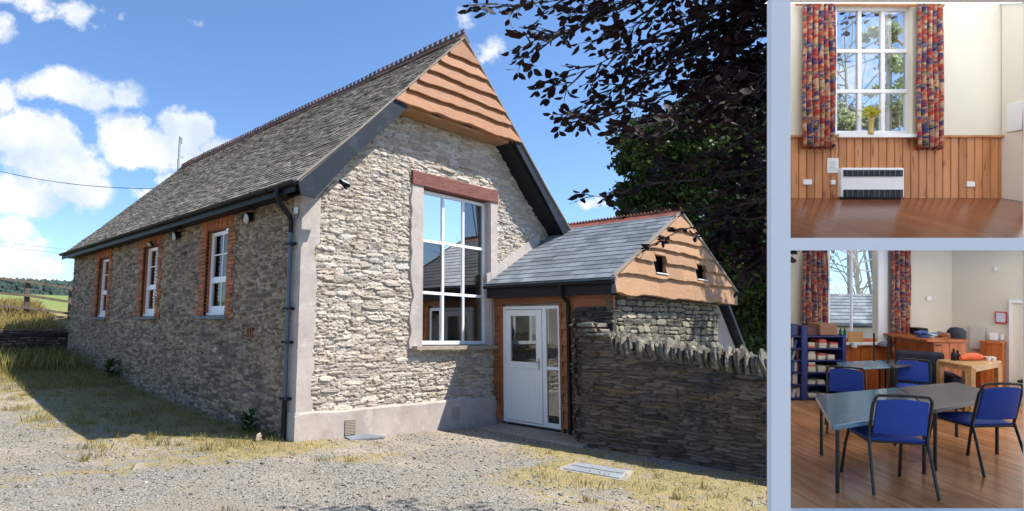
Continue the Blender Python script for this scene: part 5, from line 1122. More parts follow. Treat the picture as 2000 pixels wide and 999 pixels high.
nt_ = croot('paper_notice', 'white paper notice pinned to the pine boards left of the heater', 'notice', None, (X(1614, DU), DU - .008, Z(339, DU)))
nw, nh = X(1636, DU) - X(1614, DU), Z(310, DU) - Z(339, DU); MB().box((0, 0, 0), (nw, .003, nh)).build('sheet', M_paper, nt_)
ln = MB()
for k in range(6): ln.box((nw * .2, -.0012, nh * (.25 + .1 * k)), (nw * rng.uniform(.6, .8), -.0002, nh * (.27 + .1 * k)))
ln.build('print_lines', mk('grey_ink', (.35, .36, .42), .8), nt_)
for (a, b, c, d_, lb) in ((1566, 352, 1583, 362, 'white double socket on the pine boards at the far left of the upper room'), (1620, 353, 1629, 362, 'small white switch on the pine boards touching the heater'), (1885, 356, 1900, 366, 'white double socket on the pine boards right of the heater')):
    s_ = croot('wall_socket', lb, 'socket', None, (X(a, DU), DU - .014, Z(d_, DU))); w_, h_ = X(c, DU) - X(a, DU), Z(b, DU) - Z(d_, DU)
    MB().box((0, 0, 0), (w_, .010, h_)).build('plate', M_upvc, s_, bevel=.002); MB().box((w_ * .15, -.002, h_ * .6), (w_ * .3, 0, h_ * .85)).build('rocker', M_upvc, s_)
fp = croot('vase_of_flowers', 'small vase of yellow flowers on the sill of the upper window', 'vase', None, (X(1693, DU), DU - .03, Z(265, DU)))
MB().lathe((0, 0, 0), [(.012, 0), (.016, .005), (.011, .03), (.012, .07), (.017, .09)], 12).build('vase', mk('amber_glass', (.55, .38, .1), .2), fp, smooth=True)
Cc = rng.normal(size=(160, 3)) * np.array([.022, .015, .014]) + np.array([0, 0, .125]); Dd = unit(rng.normal(size=(160, 3))); Ss = unit(np.cross(Dd, rng.normal(size=(160, 3))))
link_obj('blooms', np_mesh('blooms', leaf_quads(Cc, Dd, Ss, rng.uniform(.012, .022, 160)), (LF[None] + np.arange(160)[:, None, None] * 6).reshape(-1, 3), leafmat('yellow_petal', (.3, .35, .03), (.75, .65, .05), .3), rng.uniform(0, 1, 960)), fp)['kind'] = 'stuff'
eb = croot('meter_box', 'white box on the right hand wall at the edge of the upper room', 'box', None, (XC - .03, DU - .12, Z(262, DU))); MB().box((0, 0, 0), (.03, .09, .16)).build('case', M_upvc, eb, bevel=.004)
MB().tube([(.03, .05, .20), (.035, .06, .4), (.03, .08, .62), (.02, .02, .70), (.0, -.04, .74)], .004, 5).build('cable', M_black, eb)
curtain(1988, 2012, 175, 300, DU * .936, 3, 'edge of a patterned curtain at the right border of the upper room')
# trees seen through the room windows; glare put into their colours as paleness
M_washed_leaf = leafmat('washed_out_ivy_leaf', (.30, .36, .18), (.62, .68, .42), .5)
M_washed_bark = mk('washed_out_bark', (.46, .44, .38), .9)
def ray_tree():
    root = empty('ivy_tree'); tag(root, 'ivy clad tree seen through the nine pane window', 'tree')
    bl = [(tuple(at(1745, 120, 13)), .45), (tuple(at(1735, 60, 13)), .4), (tuple(at(1750, 200, 13)), .5), (tuple(at(1700, 70, 13)), .35)]
    g0 = at(1745, 600, 13); limbs(root, (g0.x, g0.y, -.3), tuple(at(1740, -60, 13)), .10, bl, 4, M_washed_bark); crown('crown', bl, 2500, .10, M_washed_leaf, root, .3, (.5, .3))
    root = empty('hedgerow_tree'); tag(root, 'low bushy tree in washed-out green seen at the foot of the nine pane window', 'tree')
    bl = [(tuple(at(x, y, 14)), r / F * 14) for x, y, r in ((1650, 250, 40), (1700, 240, 40), (1750, 230, 45), (1790, 200, 40), (1620, 260, 40), (1640, 215, 22), (1770, 160, 25))]
    g0 = at(1700, 600, 14); limbs(root, (g0.x, g0.y, -.3), tuple(at(1700, 220, 14)), .10, bl, 8, M_washed_bark); crown('crown', bl, 7000, .09, M_washed_leaf, root, .2, (.45, .3))
ray_tree()
def bare_tree(name, label, px, top, d, spread, n):
    root = empty(name); tag(root, label, 'tree'); g0 = at(px, 600, d); b = Vector((g0.x, g0.y, -.3)); t = at(px, top, d); MB().tube([b, b.lerp(t, .5), t], [.08, .05, .015], 6).build('trunk', M_washed_bark, root)
    m = MB()
    for k in range(n):
        s = b.lerp(t, rng.uniform(.45, .95)); a = Vector(rng.normal(size=3)).normalized(); a.z = abs(a.z) * .7 + .3; p = [s]; dd_ = a
        for q in range(5): dd_ = (dd_ + Vector(rng.normal(size=3)) * .25).normalized(); p.append(p[-1] + dd_ * spread * .2)
        m.tube(p, [.02, .016, .012, .009, .006, .004], 4)
        for q in (2, 3, 4): e = p[q] + (Vector(rng.normal(size=3)).normalized() + dd_) * spread * .18; m.tube([p[q], e], [.008, .003], 4)
    o = m.build('crown', M_washed_bark, root)
bare_tree('bare_tree', 'leafless tree seen above the slate roof through the lower window', 1672, 470, 12, 1.6, 34)
bare_tree('bare_tree', 'leafless tree seen through the left column of the upper window', 1650, 60, 16, 2.6, 40)

# ---- lower room
XCL = X(1855, DL); YR = 4.45; XRR = X(2003, YR)
ceil = Z(484, D1)
cst('lower_left_wall', slabq((X(1532, D1), D1), (X(1532, DL), DL), ZF - .03, ZF - .03, .05, .09, .03, MB(), -1), M_beige)
bwl = MB(); lx0, lx1, ly0, ly1 = 1616, 1716, 478, 676
for q in ((1525, 478, lx0, 664), (lx1, 478, 1862, 664)): fbox(*q, DL, DL + .06, bwl)
fbox(1525, 664, 1862, 772, DL + .012, DL + .06, bwl)
bl_ = cst('lower_back_wall', bwl, M_beige)
rwl = cst('lower_right_wall', slabq((XCL, DL + .03), (XRR, YR), ZF, ZF, .12, .12, .03, MB(), -1), M_beige)
cst('diffuser_side_panel', slabq((XRR + .0, YR), (XRR, D1), ZF, ZF, .04, .04, .02, MB(), 1), M_opal)  # added sunlit diffuser out of view, brightens the lower room
cst('lower_ceiling', plate(1520, XRR, D1, 3.3, .048, .048, .056, .056), M_white)
cst('diffuser_roof', MB().add([(X(1520, 3.3), 3.3, .053), (XRR, 3.3, .053), (XRR, DL + .06, .10), (X(1520, DL), DL + .06, .10)], [(0, 1, 2, 3)]), M_opal)  # unseen roof made translucent to bring daylight to the lower room's back
x = 1528
while x < 1855:
    MB().box((X(x, DL) + .0015, DL - .003, ZF), (X(min(x + 19, 1855), DL) - .0015, DL + .011, Z(662, DL))).build('dado_board', M_pine2, bl_); x += 19
n_ = 5
for k in range(n_):
    a = Vector((XCL, DL, 0)).lerp(Vector((XRR, YR, 0)), k / 7); b = Vector((XCL, DL, 0)).lerp(Vector((XRR, YR, 0)), (k + .96) / 7); slabq((a.x - .003, a.y - .012), (b.x - .003, b.y - .012), ZF, ZF, Z(690, DL), Z(690, DL), .008, MB(), -1).build('dado_board', M_pine2, rwl)
fl = cst('lower_floor', plate(1525, XRR + .1, D1, DL + .05, ZF - .03, ZF - .03, ZF - .012, ZF - .012), M_floor2)
xx = X(1533, D1) - .02; bwid = .075
while xx < XRR:
    yy = D1 - rng.uniform(0, .6)
    while yy < DL:
        y2 = min(DL, yy + rng.uniform(.8, 1.6), (xx + bwid) * F / (1528 - 750)); ya = max(D1, yy)
        if y2 <= yy: break
        if y2 > ya: MB().box((xx + .0008, ya + .001, ZF - .011), (xx + bwid - .0008, y2 - .001, ZF)).build('floorboard', M_floor2, fl)
        yy = y2
    xx += bwid
cst('cabinet_base', plate(1512, XRR + .1, D1, DL, ZF - 1.1, ZF - 1.1, ZF - .03, ZF - .03), M_white)
wl = croom_window('tall window of the furnished lower room looking out on a slate roof', lx0 + 2, 476, lx1 - 2, ly1 - 2, DL + .03, 2, 1, .012, .016)
cst('window_board', fbox(1612, 670, 1735, 675, DL - .04, DL + .06), M_upvc, .003)
cst('window_jamb', fbox(1716, 480, 1734, 674, DL - .012, DL - .001), M_upvc)
curtain(1564, 1610, 480, 634, DL, 5, 'left patterned curtain of the lower room, hanging behind the bookshelf', .22)
curtain(1734, 1772, 480, 696, DL, 4, 'right patterned curtain of the lower room, hanging past the pine dado', .06)
# slate roofed outbuilding through the lower window
ob = empty('outbuilding'); tag(ob, 'slate roofed outbuilding seen through the lower room window', 'building')
def P9(px, py, d): return tuple(at(px, py, d))
MB().add([P9(1560, 633, 9), P9(1800, 635, 9), P9(1800, 577, 10.4), P9(1560, 574, 10.4), P9(1560, 637, 9), P9(1800, 639, 9), P9(1800, 581, 10.5), P9(1560, 578, 10.5)], [(0, 1, 2, 3), (7, 6, 5, 4), (0, 4, 5, 1), (2, 6, 7, 3)]).build('roof', M_slate2, ob)
for r in range(9):
    for c in range(15):
        f = lambda u, v: Vector(P9(1560, 633, 9)).lerp(Vector(P9(1800, 635, 9)), u).lerp(Vector(P9(1560, 574, 10.4)).lerp(Vector(P9(1800, 577, 10.4)), u), v); u0, u1 = (c + (r % 2) * .5) / 15.5, (c + .97 + (r % 2) * .5) / 15.5; v0, v1 = r / 9, min(1, (r + 1.1) / 9); up = Vector((0, 0, .02)); up2 = Vector((0, 0, .004))
        MB().hexa([f(u0, v0), f(u1, v0), f(u1, v1), f(u0, v1), f(u0, v0) + up, f(u1, v0) + up, f(u1, v1) + up2, f(u0, v1) + up2], float(rng.uniform(0, 1))).build('slate', M_slate2, ob)
a = Vector(P9(1565, 640, 9.15)); b = Vector(P9(1795, 642, 9.15)); MB().hexa([(a.x, a.y, -.3), (b.x, b.y, -.3), (b.x + .3, b.y + .3, -.3), (a.x + .3, a.y + .3, -.3), tuple(a), tuple(b), (b.x + .3, b.y + .3, b.z + .1), (a.x + .3, a.y + .3, a.z + .1)]).build('wall', M_cream, ob)

# ------------------------------------------------------------------ furniture
M_bluefab = mk('royal_blue_fabric', (.012, .048, .31), .75, [(300, (.016, .06, .37), .4, .6)], (300, .3, .002))
M_tube = mk('black_tube', (.012, .012, .014), .3)
M_tabtop = mk('table_laminate_window_sheen', (.06, .17, .25), .15, [(6, (.08, .20, .29), .45, .65)], spec=.9)  # black top; blue of the reflected window put into the base colour
M_tabtop2 = mk('grey_table_laminate', (.06, .06, .062), .32, [(9, (.09, .09, .09), .5, .65)])
M_navywood = mk('navy_painted_wood', (.02, .03, .15), .4, [(5, (.03, .045, .2), .5, .7)])
M_beech = mk('pale_beech_wood', (.55, .32, .13), .45, [(5, (.47, .26, .1), .45, .65)], stretch=(1, 4, 4))
def floorpt(px, py): d = -ZF * F / (py - 500); return Vector((X(px, d), d, ZF))
def planept(px, py, z): d = -z * F / (py - 500); return Vector((X(px, d), d, z))
def make_chair(label, loc, rz, k, kz=1):
    r = croot('chair', label, 'chair', 'blue upholstered chairs round the black tables', loc, rz, k)   # faces +y, real size
    def rbox(x0, y0, z0, x1, y1, z1, nm, mt, bv): return MB().box((x0, y0, z0), (x1, y1, z1)).build(nm, mt, r, bevel=bv, seg=3)
    seat = MB(); n = 8; V = []
    for j in range(n + 1):
        for i in range(n + 1):
            u, v = i / n * 2 - 1, j / n * 2 - 1; cx = math.copysign(abs(u) ** .9, u); V.append((cx * .215 * (1 - .06 * (v > .5)), v * .21 + .02, .455 + .03 * (1 - max(abs(u), abs(v)) ** 4)))
    nv = len(V); V += [(a, b, .425) for a, b, c in V]
    Fs = [(j * (n + 1) + i, j * (n + 1) + i + 1, (j + 1) * (n + 1) + i + 1, (j + 1) * (n + 1) + i) for j in range(n) for i in range(n)]; Fs2 = [tuple(nv + q for q in reversed(f)) for f in Fs]
    ring = [i for i in range(n + 1)] + [j * (n + 1) + n for j in range(1, n + 1)] + [n * (n + 1) + i for i in range(n - 1, -1, -1)] + [j * (n + 1) for j in range(n - 1, 0, -1)]
    seat.add(V, Fs + Fs2 + [(ring[(q + 1) % len(ring)], ring[q], nv + ring[q], nv + ring[(q + 1) % len(ring)]) for q in range(len(ring))]); seat.build('seat', M_bluefab, r, smooth=True, bevel=0)
    back = MB(); V = []
    for w_ in (0, 1):
        for j in range(n + 1):
            for i in range(n + 1):
                u, v = i / n * 2 - 1, j / n; xw = .195 * u * (1 - .05 * v); yy = -.235 - .055 * v - .03 * (1 - u * u) + (.022 if w_ else 0) + .012 * (1 - max(abs(u), abs(2 * v - 1)) ** 3) * (1 if w_ else -1); V.append((xw, yy, .51 + .315 * v - .02 * u * u * v))
    nv = (n + 1) ** 2; Fs = [(j * (n + 1) + i, j * (n + 1) + i + 1, (j + 1) * (n + 1) + i + 1, (j + 1) * (n + 1) + i) for j in range(n) for i in range(n)]
    back.add(V, Fs + [tuple(nv + q for q in reversed(f)) for f in Fs] + [(ring[(q + 1) % len(ring)], ring[q], nv + ring[q], nv + ring[(q + 1) % len(ring)]) for q in range(len(ring))]); back.build('backrest', M_bluefab, r, smooth=True)
    bf = []
    for t in range(0, 4): bf.append((-.215, -.20 - .022 * t, .46 + .1 * t))
    for a in range(0, 7): q = math.pi - math.pi * a / 6; bf.append((.155 * (1 if q < math.pi / 2 else -1) * (1 if abs(math.cos(q)) > .01 else 0) + .055 * math.cos(q), -.285, .80 + .055 * math.sin(q)))
    for t in range(3, -1, -1): bf.append((.215, -.20 - .022 * t, .46 + .1 * t))
    MB().tube(bf, .0125, 8).build('back_frame', M_tube, r, smooth=True)
    MB().tube([(-.215, -.2, .43), (-.21, .2, .43), (.21, .2, .43), (.215, -.2, .43)], .0115, 8, closed=True).build('seat_frame', M_tube, r, smooth=True)
    for sx in (-1, 1):
        MB().tube([(sx * .215, -.20, .47), (sx * .222, -.25, .30), (sx * .235, -.33, 0)], .0125, 8).build('leg', M_tube, r, smooth=True)
        MB().tube([(sx * .21, .16, .44), (sx * .222, .20, .3), (sx * .235, .25, 0)], .0125, 8).build('leg', M_tube, r, smooth=True)
    return r
def table(name, label, poly_px, ztop, mat, legs, th=.022, group=None, leg_r=.008):
    P = [planept(px, py, ztop) for px, py in poly_px]; c = sum(P, Vector()) / len(P); r = croot(name, label, 'table', group, (c.x, c.y, ZF))
    # rounded corners
    pts = []
    for i, p in enumerate(P):
        a = (P[i - 1] - p).normalized() * .03; b = (P[(i + 1) % len(P)] - p).normalized() * .03
        for t in (0, .5, 1): pts.append(p + a * (1 - t) ** 2 + b * t ** 2 - c)
    z = ztop - ZF; MB().prism([(p.x, p.y, z - th) for p in pts], (0, 0, th)).build('table_top', mat, r, bevel=.003)
    for (ax, ay) in legs:
        q = [P[0].lerp(P[1], ax), P[3].lerp(P[2], ax)]; e = q[0].lerp(q[1], ay) - c; MB().tube([(e.x, e.y, z - th), (e.x, e.y, 0)], leg_r, 8).build('leg', M_tube, r, smooth=True)
    return r, P, c
ZT = ZF * .703
lg = [(.06, .07), (.94, .07), (.94, .93), (.06, .93)]
t1, P1, _ = table('folding_table', 'black folding table with blue window reflection tinted into its top, left of the pushed together pair', [(1592, 772), (1753, 757), (1821, 802), (1626, 833)], ZT, M_tabtop, lg, group='black folding tables')
t2, P2, _ = table('folding_table', 'matt dark grey folding table, right of the pushed together pair', [(1755, 757), (1869, 747), (1962, 773), (1823, 801)], ZT, M_tabtop2, lg, group='black folding tables')
def chair_px(label, px, py, rz, k): p = floorpt(px, py); return make_chair(label, tuple(p), rz, k)
KC = .505
chair_px('blue chair with black frame nearest the front, back turned, at the left table', 1728, 946, R_(-14), KC * 1.04)
chair_px('blue chair with black frame seen from behind at the right table end', 1897, 908, R_(4), KC * 1.04)
chair_px('blue chair facing us from the far side of the left table, by the bookshelf', 1655, 846, R_(146), KC * .88)
chair_px('blue chair facing us from the far side of the right table', 1785, 812, R_(142), KC * .84)
# second pair of folded tables at the back
t3, P3, _ = table('folding_table', 'pale lit folding table in front of the bookshelf', [(1632, 708), (1722, 704), (1742, 717), (1655, 721)], ZF * .70, M_tabtop, lg, .012, 'black folding tables', .006)
t4, P4, _ = table('folding_table', 'small dark folding table beside the armchair under the right curtain', [(1724, 704), (1790, 702), (1800, 712), (1744, 717)], ZF * .70, M_tabtop2, lg, .012, 'black folding tables', .006)
for px, pt, pb, lb in ((1707, 652, 706, 'thin black pole standing up from the back table, left of the pair'), (1735, 655, 710, 'thin black pole standing up in front of the right curtain')):
    d = 4.05; cthing('upright_pole', MB().tube([tuple(L3(px, pb, d)), tuple(L3(px, pt, d))], .006, 6), M_tube, lb, 'pole')
# armchair
ac = croot('armchair', 'dark navy armchair tucked between the back table and the pine cupboard', 'armchair', None, tuple(floorpt(1806, 800)), R_(150), .42)
M_dkfab = mk('dark_navy_fabric', (.012, .016, .035), .6, [(8, (.02, .028, .06), .5, .7)])
for nm, a, b in (('seat', (-.3, -.3, .12), (.3, .3, .42)), ('backrest', (-.32, -.42, .12), (.32, -.27, .92)), ('armrest', (-.42, -.38, .1), (-.28, .3, .62)), ('armrest', (.28, -.38, .1), (.42, .3, .62))): box(nm, a, b, M_dkfab, ac, bevel=.045)
for sx in (-.34, .34):
    for sy in (-.34, .24): MB().tube([(sx, sy, .12), (sx, sy, 0)], .02, 6).build('leg', M_tube, ac)
# bookshelf: two bays
DB_ = 4.55
def PB(px, py, d=DB_): return (X(px, d), Z(py, d))
bs = croot('bookshelf', 'navy blue open bookshelf with two bays at the left of the lower room', 'bookshelf', None, (0, 0, 0)); zb = ZF; SH = [640 + 22, 690, 715, 740, 764]
posts = [(1533, 1537), (1566, 1577), (1646, 1653)]
topy = 656
for i, (a, b) in enumerate(posts): MB().box((X(a, DB_), DB_, zb), (X(b, DB_), DB_ + .012 if i == 0 else DL - .02, Z(topy if i != 1 else 638, DB_))).build('side_panel', M_navywood, bs, bevel=.003)
rows_z = [Z(y, DB_) for y in (778, 752, 728, 704, 681, 657)]; rows_z[0] = zb + .02
for bi, (a, b) in enumerate(((1531, 1566), (1577, 1646))):
    for z in rows_z: (plate(1535, X(b, DB_), DB_ + .004, DL - .03, z - .010, z - .010, z, z) if bi == 0 else MB().box((X(a, DB_), DB_ + .004, z - .010), (X(b, DB_), DL - .02, z))).build('shelf', M_navywood, bs)
MB().box((X(1534, DL), DL - .03, zb), (X(1653, DB_), DL - .02, Z(657, DB_))).build('back_panel', M_navywood, bs)
BC = [(.55, .1, .07), (.45, .42, .36), (.62, .58, .5), (.05, .1, .3), (.08, .25, .15), (.5, .3, .12), (.3, .3, .32), (.6, .5, .4), (.12, .05, .05)]
BM = [mk('book_cover_%s' % w, c, .6) for w, c in zip(('red', 'grey', 'cream', 'blue', 'green', 'tan', 'slate', 'buff', 'maroon'), BC)]
ORD = ['first', 'second', 'third', 'fourth', 'fifth', 'sixth', 'seventh', 'eighth', 'ninth', 'tenth', 'eleventh', 'twelfth']
BN = ['red', 'grey', 'cream', 'blue', 'green', 'tan', 'slate grey', 'buff', 'maroon']; WH = ['bottom', 'second', 'third', 'fourth', 'fifth', 'top']
def book(x, z, w, h, dpt, tilt, ci, label):
    M = Matrix.Translation((x, DB_ + .02, z)) @ Matrix.Rotation(tilt, 4, 'Y'); m = MB().box((0, 0, 0), (w, dpt, h), M); o = m.build('book', BM[ci], None, bevel=.002, seg=1)
    o.matrix_world = CM.copy(); tag(o, label, 'book', 'books on the navy bookshelf')
    return o
for ri, z in enumerate(rows_z):
    z += .001; x = X(1539, DB_) + .02; end = X(1564, DB_); k = 0; lean = 0
    while x < end - .012:
        w = rng.uniform(.011, .022); h = rng.uniform(.062, .082); ci = int(rng.integers(0, 9)); tl = 0 if rng.random() < .75 else .28
        if x + w + (h * math.sin(tl)) > end: tl = 0
        book(x, z, w, h, .10, tl, ci, '%s book standing %s from the left in the left bay on the %s shelf' % (BN[ci], ORD[min(k, 11)], WH[ri])); x += w + .001 + (h * math.sin(tl) if tl else 0); k += 1
    if ri == 5: continue
    x = X(1580, DB_)
    for st_ in range(3 if ri > 1 else 2):
        wst = rng.uniform(.05, .072); zz_ = z; nbk = int(rng.integers(3, 6)) if ri > 1 else 2
        if x + wst > X(1645, DB_): break
        for q in range(nbk):
            ci = int(rng.choice([1, 2, 2, 7, 7, 1, 0])); hb = rng.uniform(.010, .016); wq = wst * rng.uniform(.82, 1)
            m = MB().box((x + (wst - wq) * .5, DB_ + .01, zz_), (x + (wst - wq) * .5 + wq, DB_ + .12, zz_ + hb)); o = m.build('book', BM[ci], None, bevel=.0015, seg=1); o.matrix_world = CM.copy()
            tag(o, '%s book lying %s from the bottom of the %s pile, right bay, %s shelf' % (BN[ci], ORD[q], ('left', 'middle', 'right')[st_], WH[ri]), 'book', 'books on the navy bookshelf'); zz_ += hb + .0005
        x += wst + rng.uniform(.012, .03)
M_cardbox = mk('brown_box_card', (.30, .15, .09), .7)
cthing('storage_box', fbox(1602, 634, 1636, 655.5, DB_ + .02, DB_ + .16), M_cardbox, 'brown box standing on top of the bookshelf', 'box', bevel=.004)
cthing('folder', fbox(1577, 640, 1600, 655.5, DB_ + .04, DB_ + .14), BM[8], 'dark red folder stack on top of the bookshelf beside the brown box', 'folder', bevel=.003)
for i, px in enumerate((1642, 1650)):
    p = L3(px, 656, DB_ + .05); cthing('bottle', MB().lathe(tuple(p), [(.009, 0), (.010, .003), (.010, .035), (.004, .048), (.004, .058)], 10), mk('green_glass' + '_' + ('a', 'b')[i], (.01, .09, .05), .15), ('left' if i == 0 else 'right') + ' of the two green bottles on the bookshelf end', 'bottle', 'green bottles on the bookshelf', smooth=True)
# things on the window board
cthing('cork_board', fbox(1657, 649, 1686, 677, DL - .035, DL - .025), mk('orange_cork', (.55, .28, .1), .8), 'small orange board leaning against the lower window', 'board')
cthing('mug', MB().lathe(tuple(L3(1668, 680, DL - .06)), [(.016, 0), (.019, .003), (.019, .04), (.016, .042)], 12), M_upvc, 'white mug on the window board in front of the orange board', 'mug', smooth=True)
cthing('cloth_bag', MB().lathe(tuple(L3(1725, 679, DL - .06)), [(.02, 0), (.034, .01), (.032, .03), (.015, .045), (.004, .048)], 10), mk('grey_cloth', (.2, .19, .22), .9), 'small grey cloth bag on the window board by the right curtain', 'bag', smooth=True)
# cupboard boxing in the corner
def pbox(pxs, d, dd, ptop, pbot, nm, mat, parent): return None
cu = croot('pine_cupboard', 'orange pine boxed cupboard in the corner heaped with papers and bags', 'cupboard', None, (0, 0, 0))
dq = 4.42; MB().box((X(1822, dq), dq, ZF), (X(1884, dq), DL - .02, Z(668, dq))).build('carcass', M_pine2, cu); MB().box((X(1792, 4.62), 4.62, ZF), (X(1823, 4.62) + .01, DL - .02, Z(666, 4.62))).build('carcass', M_pine2, cu)
for i in range(4): a = X(1822, dq) + i * .0575; MB().box((a + .001, dq - .008, ZF + .01), (a + .056, dq - .001, Z(671, dq))).build('door_board', M_pine2, cu)
MB().box((X(1788, 4.5), 4.40, Z(668, dq)), (X(1887, dq), DL - .01, Z(664, dq))).build('top', M_pine2, cu); MB().box((X(1826, dq), dq - .012, Z(676, dq)), (X(1836, dq), dq - .008, Z(674, dq))).build('handle', M_black, cu)
heap = [(1803, 640, 1.0, (.05, .1, .3)), (1815, 652, 1.1, (.55, .55, .5)), (1828, 645, 1.2, (.1, .25, .45)), (1838, 655, 1.0, (.6, .5, .2)), (1848, 648, .9, (.5, .2, .1)), (1855, 655, 1.0, (.7, .7, .7)), (1808, 657, .9, (.2, .45, .3)), (1842, 641, .9, (.06, .15, .4))]
nmz = ['navy', 'white', 'blue', 'yellow', 'rust', 'pale', 'green', 'dark blue']
for i, (px, py, k, c) in enumerate(heap):
    p = L3(px, 664 + (i % 3), 4.52 + .03 * (i % 4)); m = MB(); hgt = (664 - py) / F * 4.5
    for q in range(3): m.box((-.03 * k, -.03, .012 * q + hgt * .3), (.032 * k, .035, .012 * q + .010 + hgt * .3), Matrix.Translation(p) @ Matrix.Rotation(rng.normal(0, .4), 4, 'Z') @ Matrix.Rotation(rng.normal(0, .16), 4, 'Y'))
    m.box((-.025 * k, -.02, 0), (.025 * k, .03, hgt * .3 + .01), Matrix.Translation(p))
    cthing('paper_bundle', m, mk('bundle_' + nmz[i].replace(' ', '_'), c, .7), '%s bundle of papers in the heap on the pine cupboard' % nmz[i], 'bundle', 'heap on the pine cupboard', bevel=.003)
p = L3(1868, 664, 4.5); cthing('black_bag', MB().lathe(tuple(p), [(.04, 0), (.055, .015), (.055, .06), (.035, .085), (.01, .09)], 12), M_dkfab, 'black bag at the right end of the heap on the pine cupboard', 'bag', smooth=True)
p = L3(1797, 664, 4.66); cthing('black_crate', MB().box((p.x - .01, p.y, p.z), (p.x + .06, p.y + .08, p.z + .085)), M_black, 'black crate behind the papers at the left end of the pine cupboard', 'crate')
# light wooden table
wt = croot('wooden_table', 'light wooden table against the right hand wall of the lower room', 'table', None, (0, 0, 0)); zt = ZF * .665
pt = [planept(*q, zt) for q in ((1830, 704), (1885, 700), (1956, 706), (1898, 717))]
MB().prism([(p.x, p.y, zt - .012) for p in pt], (0, 0, .014)).build('table_top', M_beech, wt, bevel=.002)
ap = MB()
for a, b in ((0, 3), (3, 2)): 
    A, Bq = pt[a].lerp(pt[(a + 2) % 4], .04), pt[b].lerp(pt[(b + 2) % 4], .04); slabq((A.x, A.y), (Bq.x, Bq.y), zt - .04, zt - .04, zt - .012, zt - .012, .006, ap)
ap.build('apron', M_beech, wt)
for i in range(4): p = pt[i].lerp(pt[(i + 2) % 4], .05); MB().box((p.x - .014, p.y - .014, ZF), (p.x + .014, p.y + .014, zt - .012)).build('leg', M_beech, wt)
c = pt[0].lerp(pt[2], .55)
ob_ = MB(); ob_.tube([tuple(c + Vector((-.10, -.02, .018))), tuple(c + Vector((-.04, 0, .026))), tuple(c + Vector((.03, .0, .026))), tuple(c + Vector((.09, .01, .016)))], [.012, .026, .027, .010], 10); cthing('orange_bag', ob_, mk('orange_fabric', (.75, .13, .03), .6, bump=(18, .6, .01)), 'bright orange soft bag lying on the light wooden table', 'bag', smooth=True)
for i, (f, h) in enumerate(((.22, .08), (.30, .065), (.26, .05))):
    p = pt[0].lerp(pt[2], f) + Vector((.01 * i, .02 * (i - 1), 0)); cthing('dark_bottle', MB().lathe((p.x, p.y, zt + .002), [(.014, 0), (.015, .003), (.015, h * .6), (.006, h * .75), (.006, h)], 10), M_black, ('tallest', 'middle', 'shortest')[i] + ' of the three dark bottles on the wooden table', 'bottle', 'dark bottles on the wooden table', smooth=True)
for i in range(4):
    p = pt[0].lerp(pt[2], .78 + .04 * i) + Vector((0, .03 * (i % 2) - .01, 0)); cthing('white_cup', MB().lathe((p.x, p.y, zt + .002), [(.010, 0), (.013, .02), (.014, .024), (.008, .024)], 10), M_upvc, ('first', 'second', 'third', 'fourth')[i] + ' white cup from the orange bag on the wooden table', 'cup', 'white cups on the wooden table', smooth=True)
# right hand side: second box, electrical box, notice, doorway, bin
def wallpt(px): # point on the slanted right wall
    A = Vector((XCL, DL)); Bv = Vector((XRR, YR)); s = (px - 750) / F; t = (s * A.y - A.x) / ((Bv.x - A.x) - s * (Bv.y - A.y)); return A.lerp(Bv, t)
def wall_panel(px0, py0, px1, py1, off, th, mb):
    a = wallpt(px0); b = wallpt(px1); n = Vector((-(b - a).y, (b - a).x)).normalized(); n = -n if n.y > 0 else n; a = a + n * off; b = b + n * off; c_ = b + n * th; d_ = a + n * th
    zt_, zb_ = -(py0 - 500) / F * a.y, -(py1 - 500) / F * a.y; mb.hexa([(d_.x, d_.y, zb_), (c_.x, c_.y, zb_), (b.x, b.y, zb_), (a.x, a.y, zb_), (d_.x, d_.y, zt_), (c_.x, c_.y, zt_), (b.x, b.y, zt_), (a.x, a.y, zt_)]); return mb
cthing('meter_cupboard', wall_panel(1896, 636, 1926, 680, .0, .03, MB()), mk('off_white_paint', (.58, .57, .52), .5), 'off white meter cupboard on the right hand wall of the lower room', 'cupboard', bevel=.003)
b2 = croot('pine_boxing', 'narrow pine boxing beside the doorway with small white things on it', 'boxing', None, (0, 0, 0))
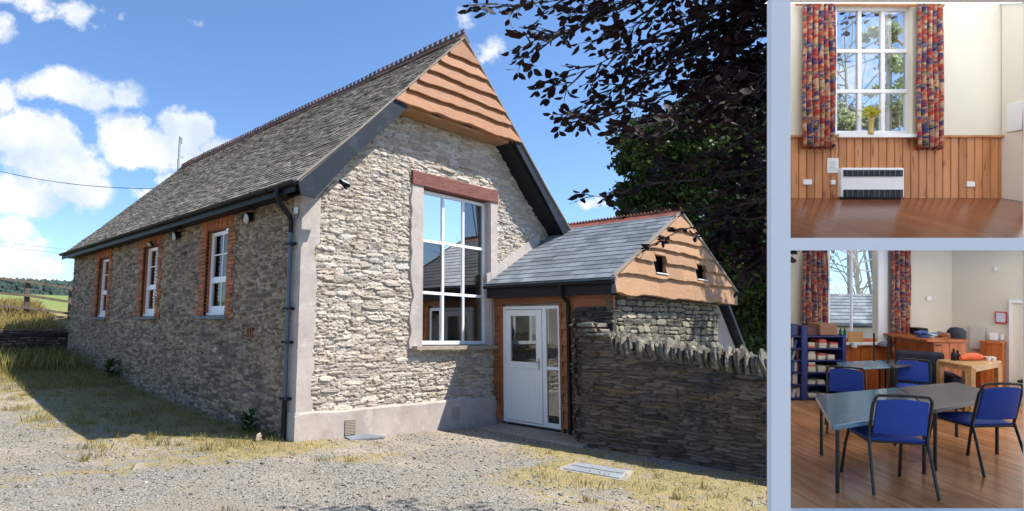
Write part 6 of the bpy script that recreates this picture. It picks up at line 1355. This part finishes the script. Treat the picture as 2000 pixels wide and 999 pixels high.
wall_panel(1921, 668, 1964, 776, .004, .07, MB()).build('carcass', M_pine2, b2)
for i in range(4): wall_panel(1921.5 + i * 10.6, 671, 1931.5 + i * 10.6, 776, .075, .006, MB()).build('front_board', M_pine2, b2)
wall_panel(1919, 664.5, 1966, 668, .003, .085, MB()).build('top', M_pine2, b2)
cthing('white_radio', wall_panel(1936, 650, 1952, 664.4, .02, .03, MB()), M_upvc, 'white radio standing on the narrow pine boxing', 'radio', bevel=.003)
cthing('white_jar', wall_panel(1957, 654, 1962, 664.4, .02, .02, MB()), M_upvc, 'small white jar on the pine boxing next to the doorway', 'jar', bevel=.003)
rn = croot('framed_notice', 'small notice in a red frame on the wall beside the doorway', 'notice', None, (0, 0, 0)); wall_panel(1944, 609, 1967, 632, .0, .008, MB()).build('frame', mk('red_frame', (.5, .04, .04), .5), rn); wall_panel(1946.5, 611.5, 1964.5, 629.5, .008, .002, MB()).build('sheet', mk('lilac_paper', (.55, .55, .66), .8), rn)
cthing('wall_sensor', wall_panel(1943, 522, 1948, 530, 0, .015, MB()), M_upvc, 'small white sensor high on the right hand wall', 'sensor'); 
cthing('wall_thermostat', fbox(1811, 580, 1820, 588, DL - .015, DL - .001), M_upvc, 'round white thermostat on the back wall right of the curtain', 'thermostat', bevel=.004)
dw = croot('doorway', 'white framed doorway at the right edge of the lower room', 'doorway', None, (0, 0, 0)); wall_panel(1972, 592, 1978, 778, .0, .02, MB()).build('door_frame', M_upvc, dw); wall_panel(1972, 586, 2003, 592, .0, .02, MB()).build('door_frame', M_upvc, dw); wall_panel(1978, 592, 2003, 778, .001, .004, MB()).build('door_panel', M_cream, dw)
bn = croot('pedal_bin', 'cream bin with a dark rim in the doorway', 'bin', None, (0, 0, 0)); w_ = wallpt(1990); MB().lathe((w_.x - .02, w_.y - .07, ZF), [(.035, 0), (.040, .01), (.042, .16)], 14).build('body', M_cream, bn, smooth=True); MB().lathe((w_.x - .02, w_.y - .07, ZF + .16), [(.045, 0), (.045, .012), (.02, .022)], 14).build('lid', M_black, bn, smooth=True)
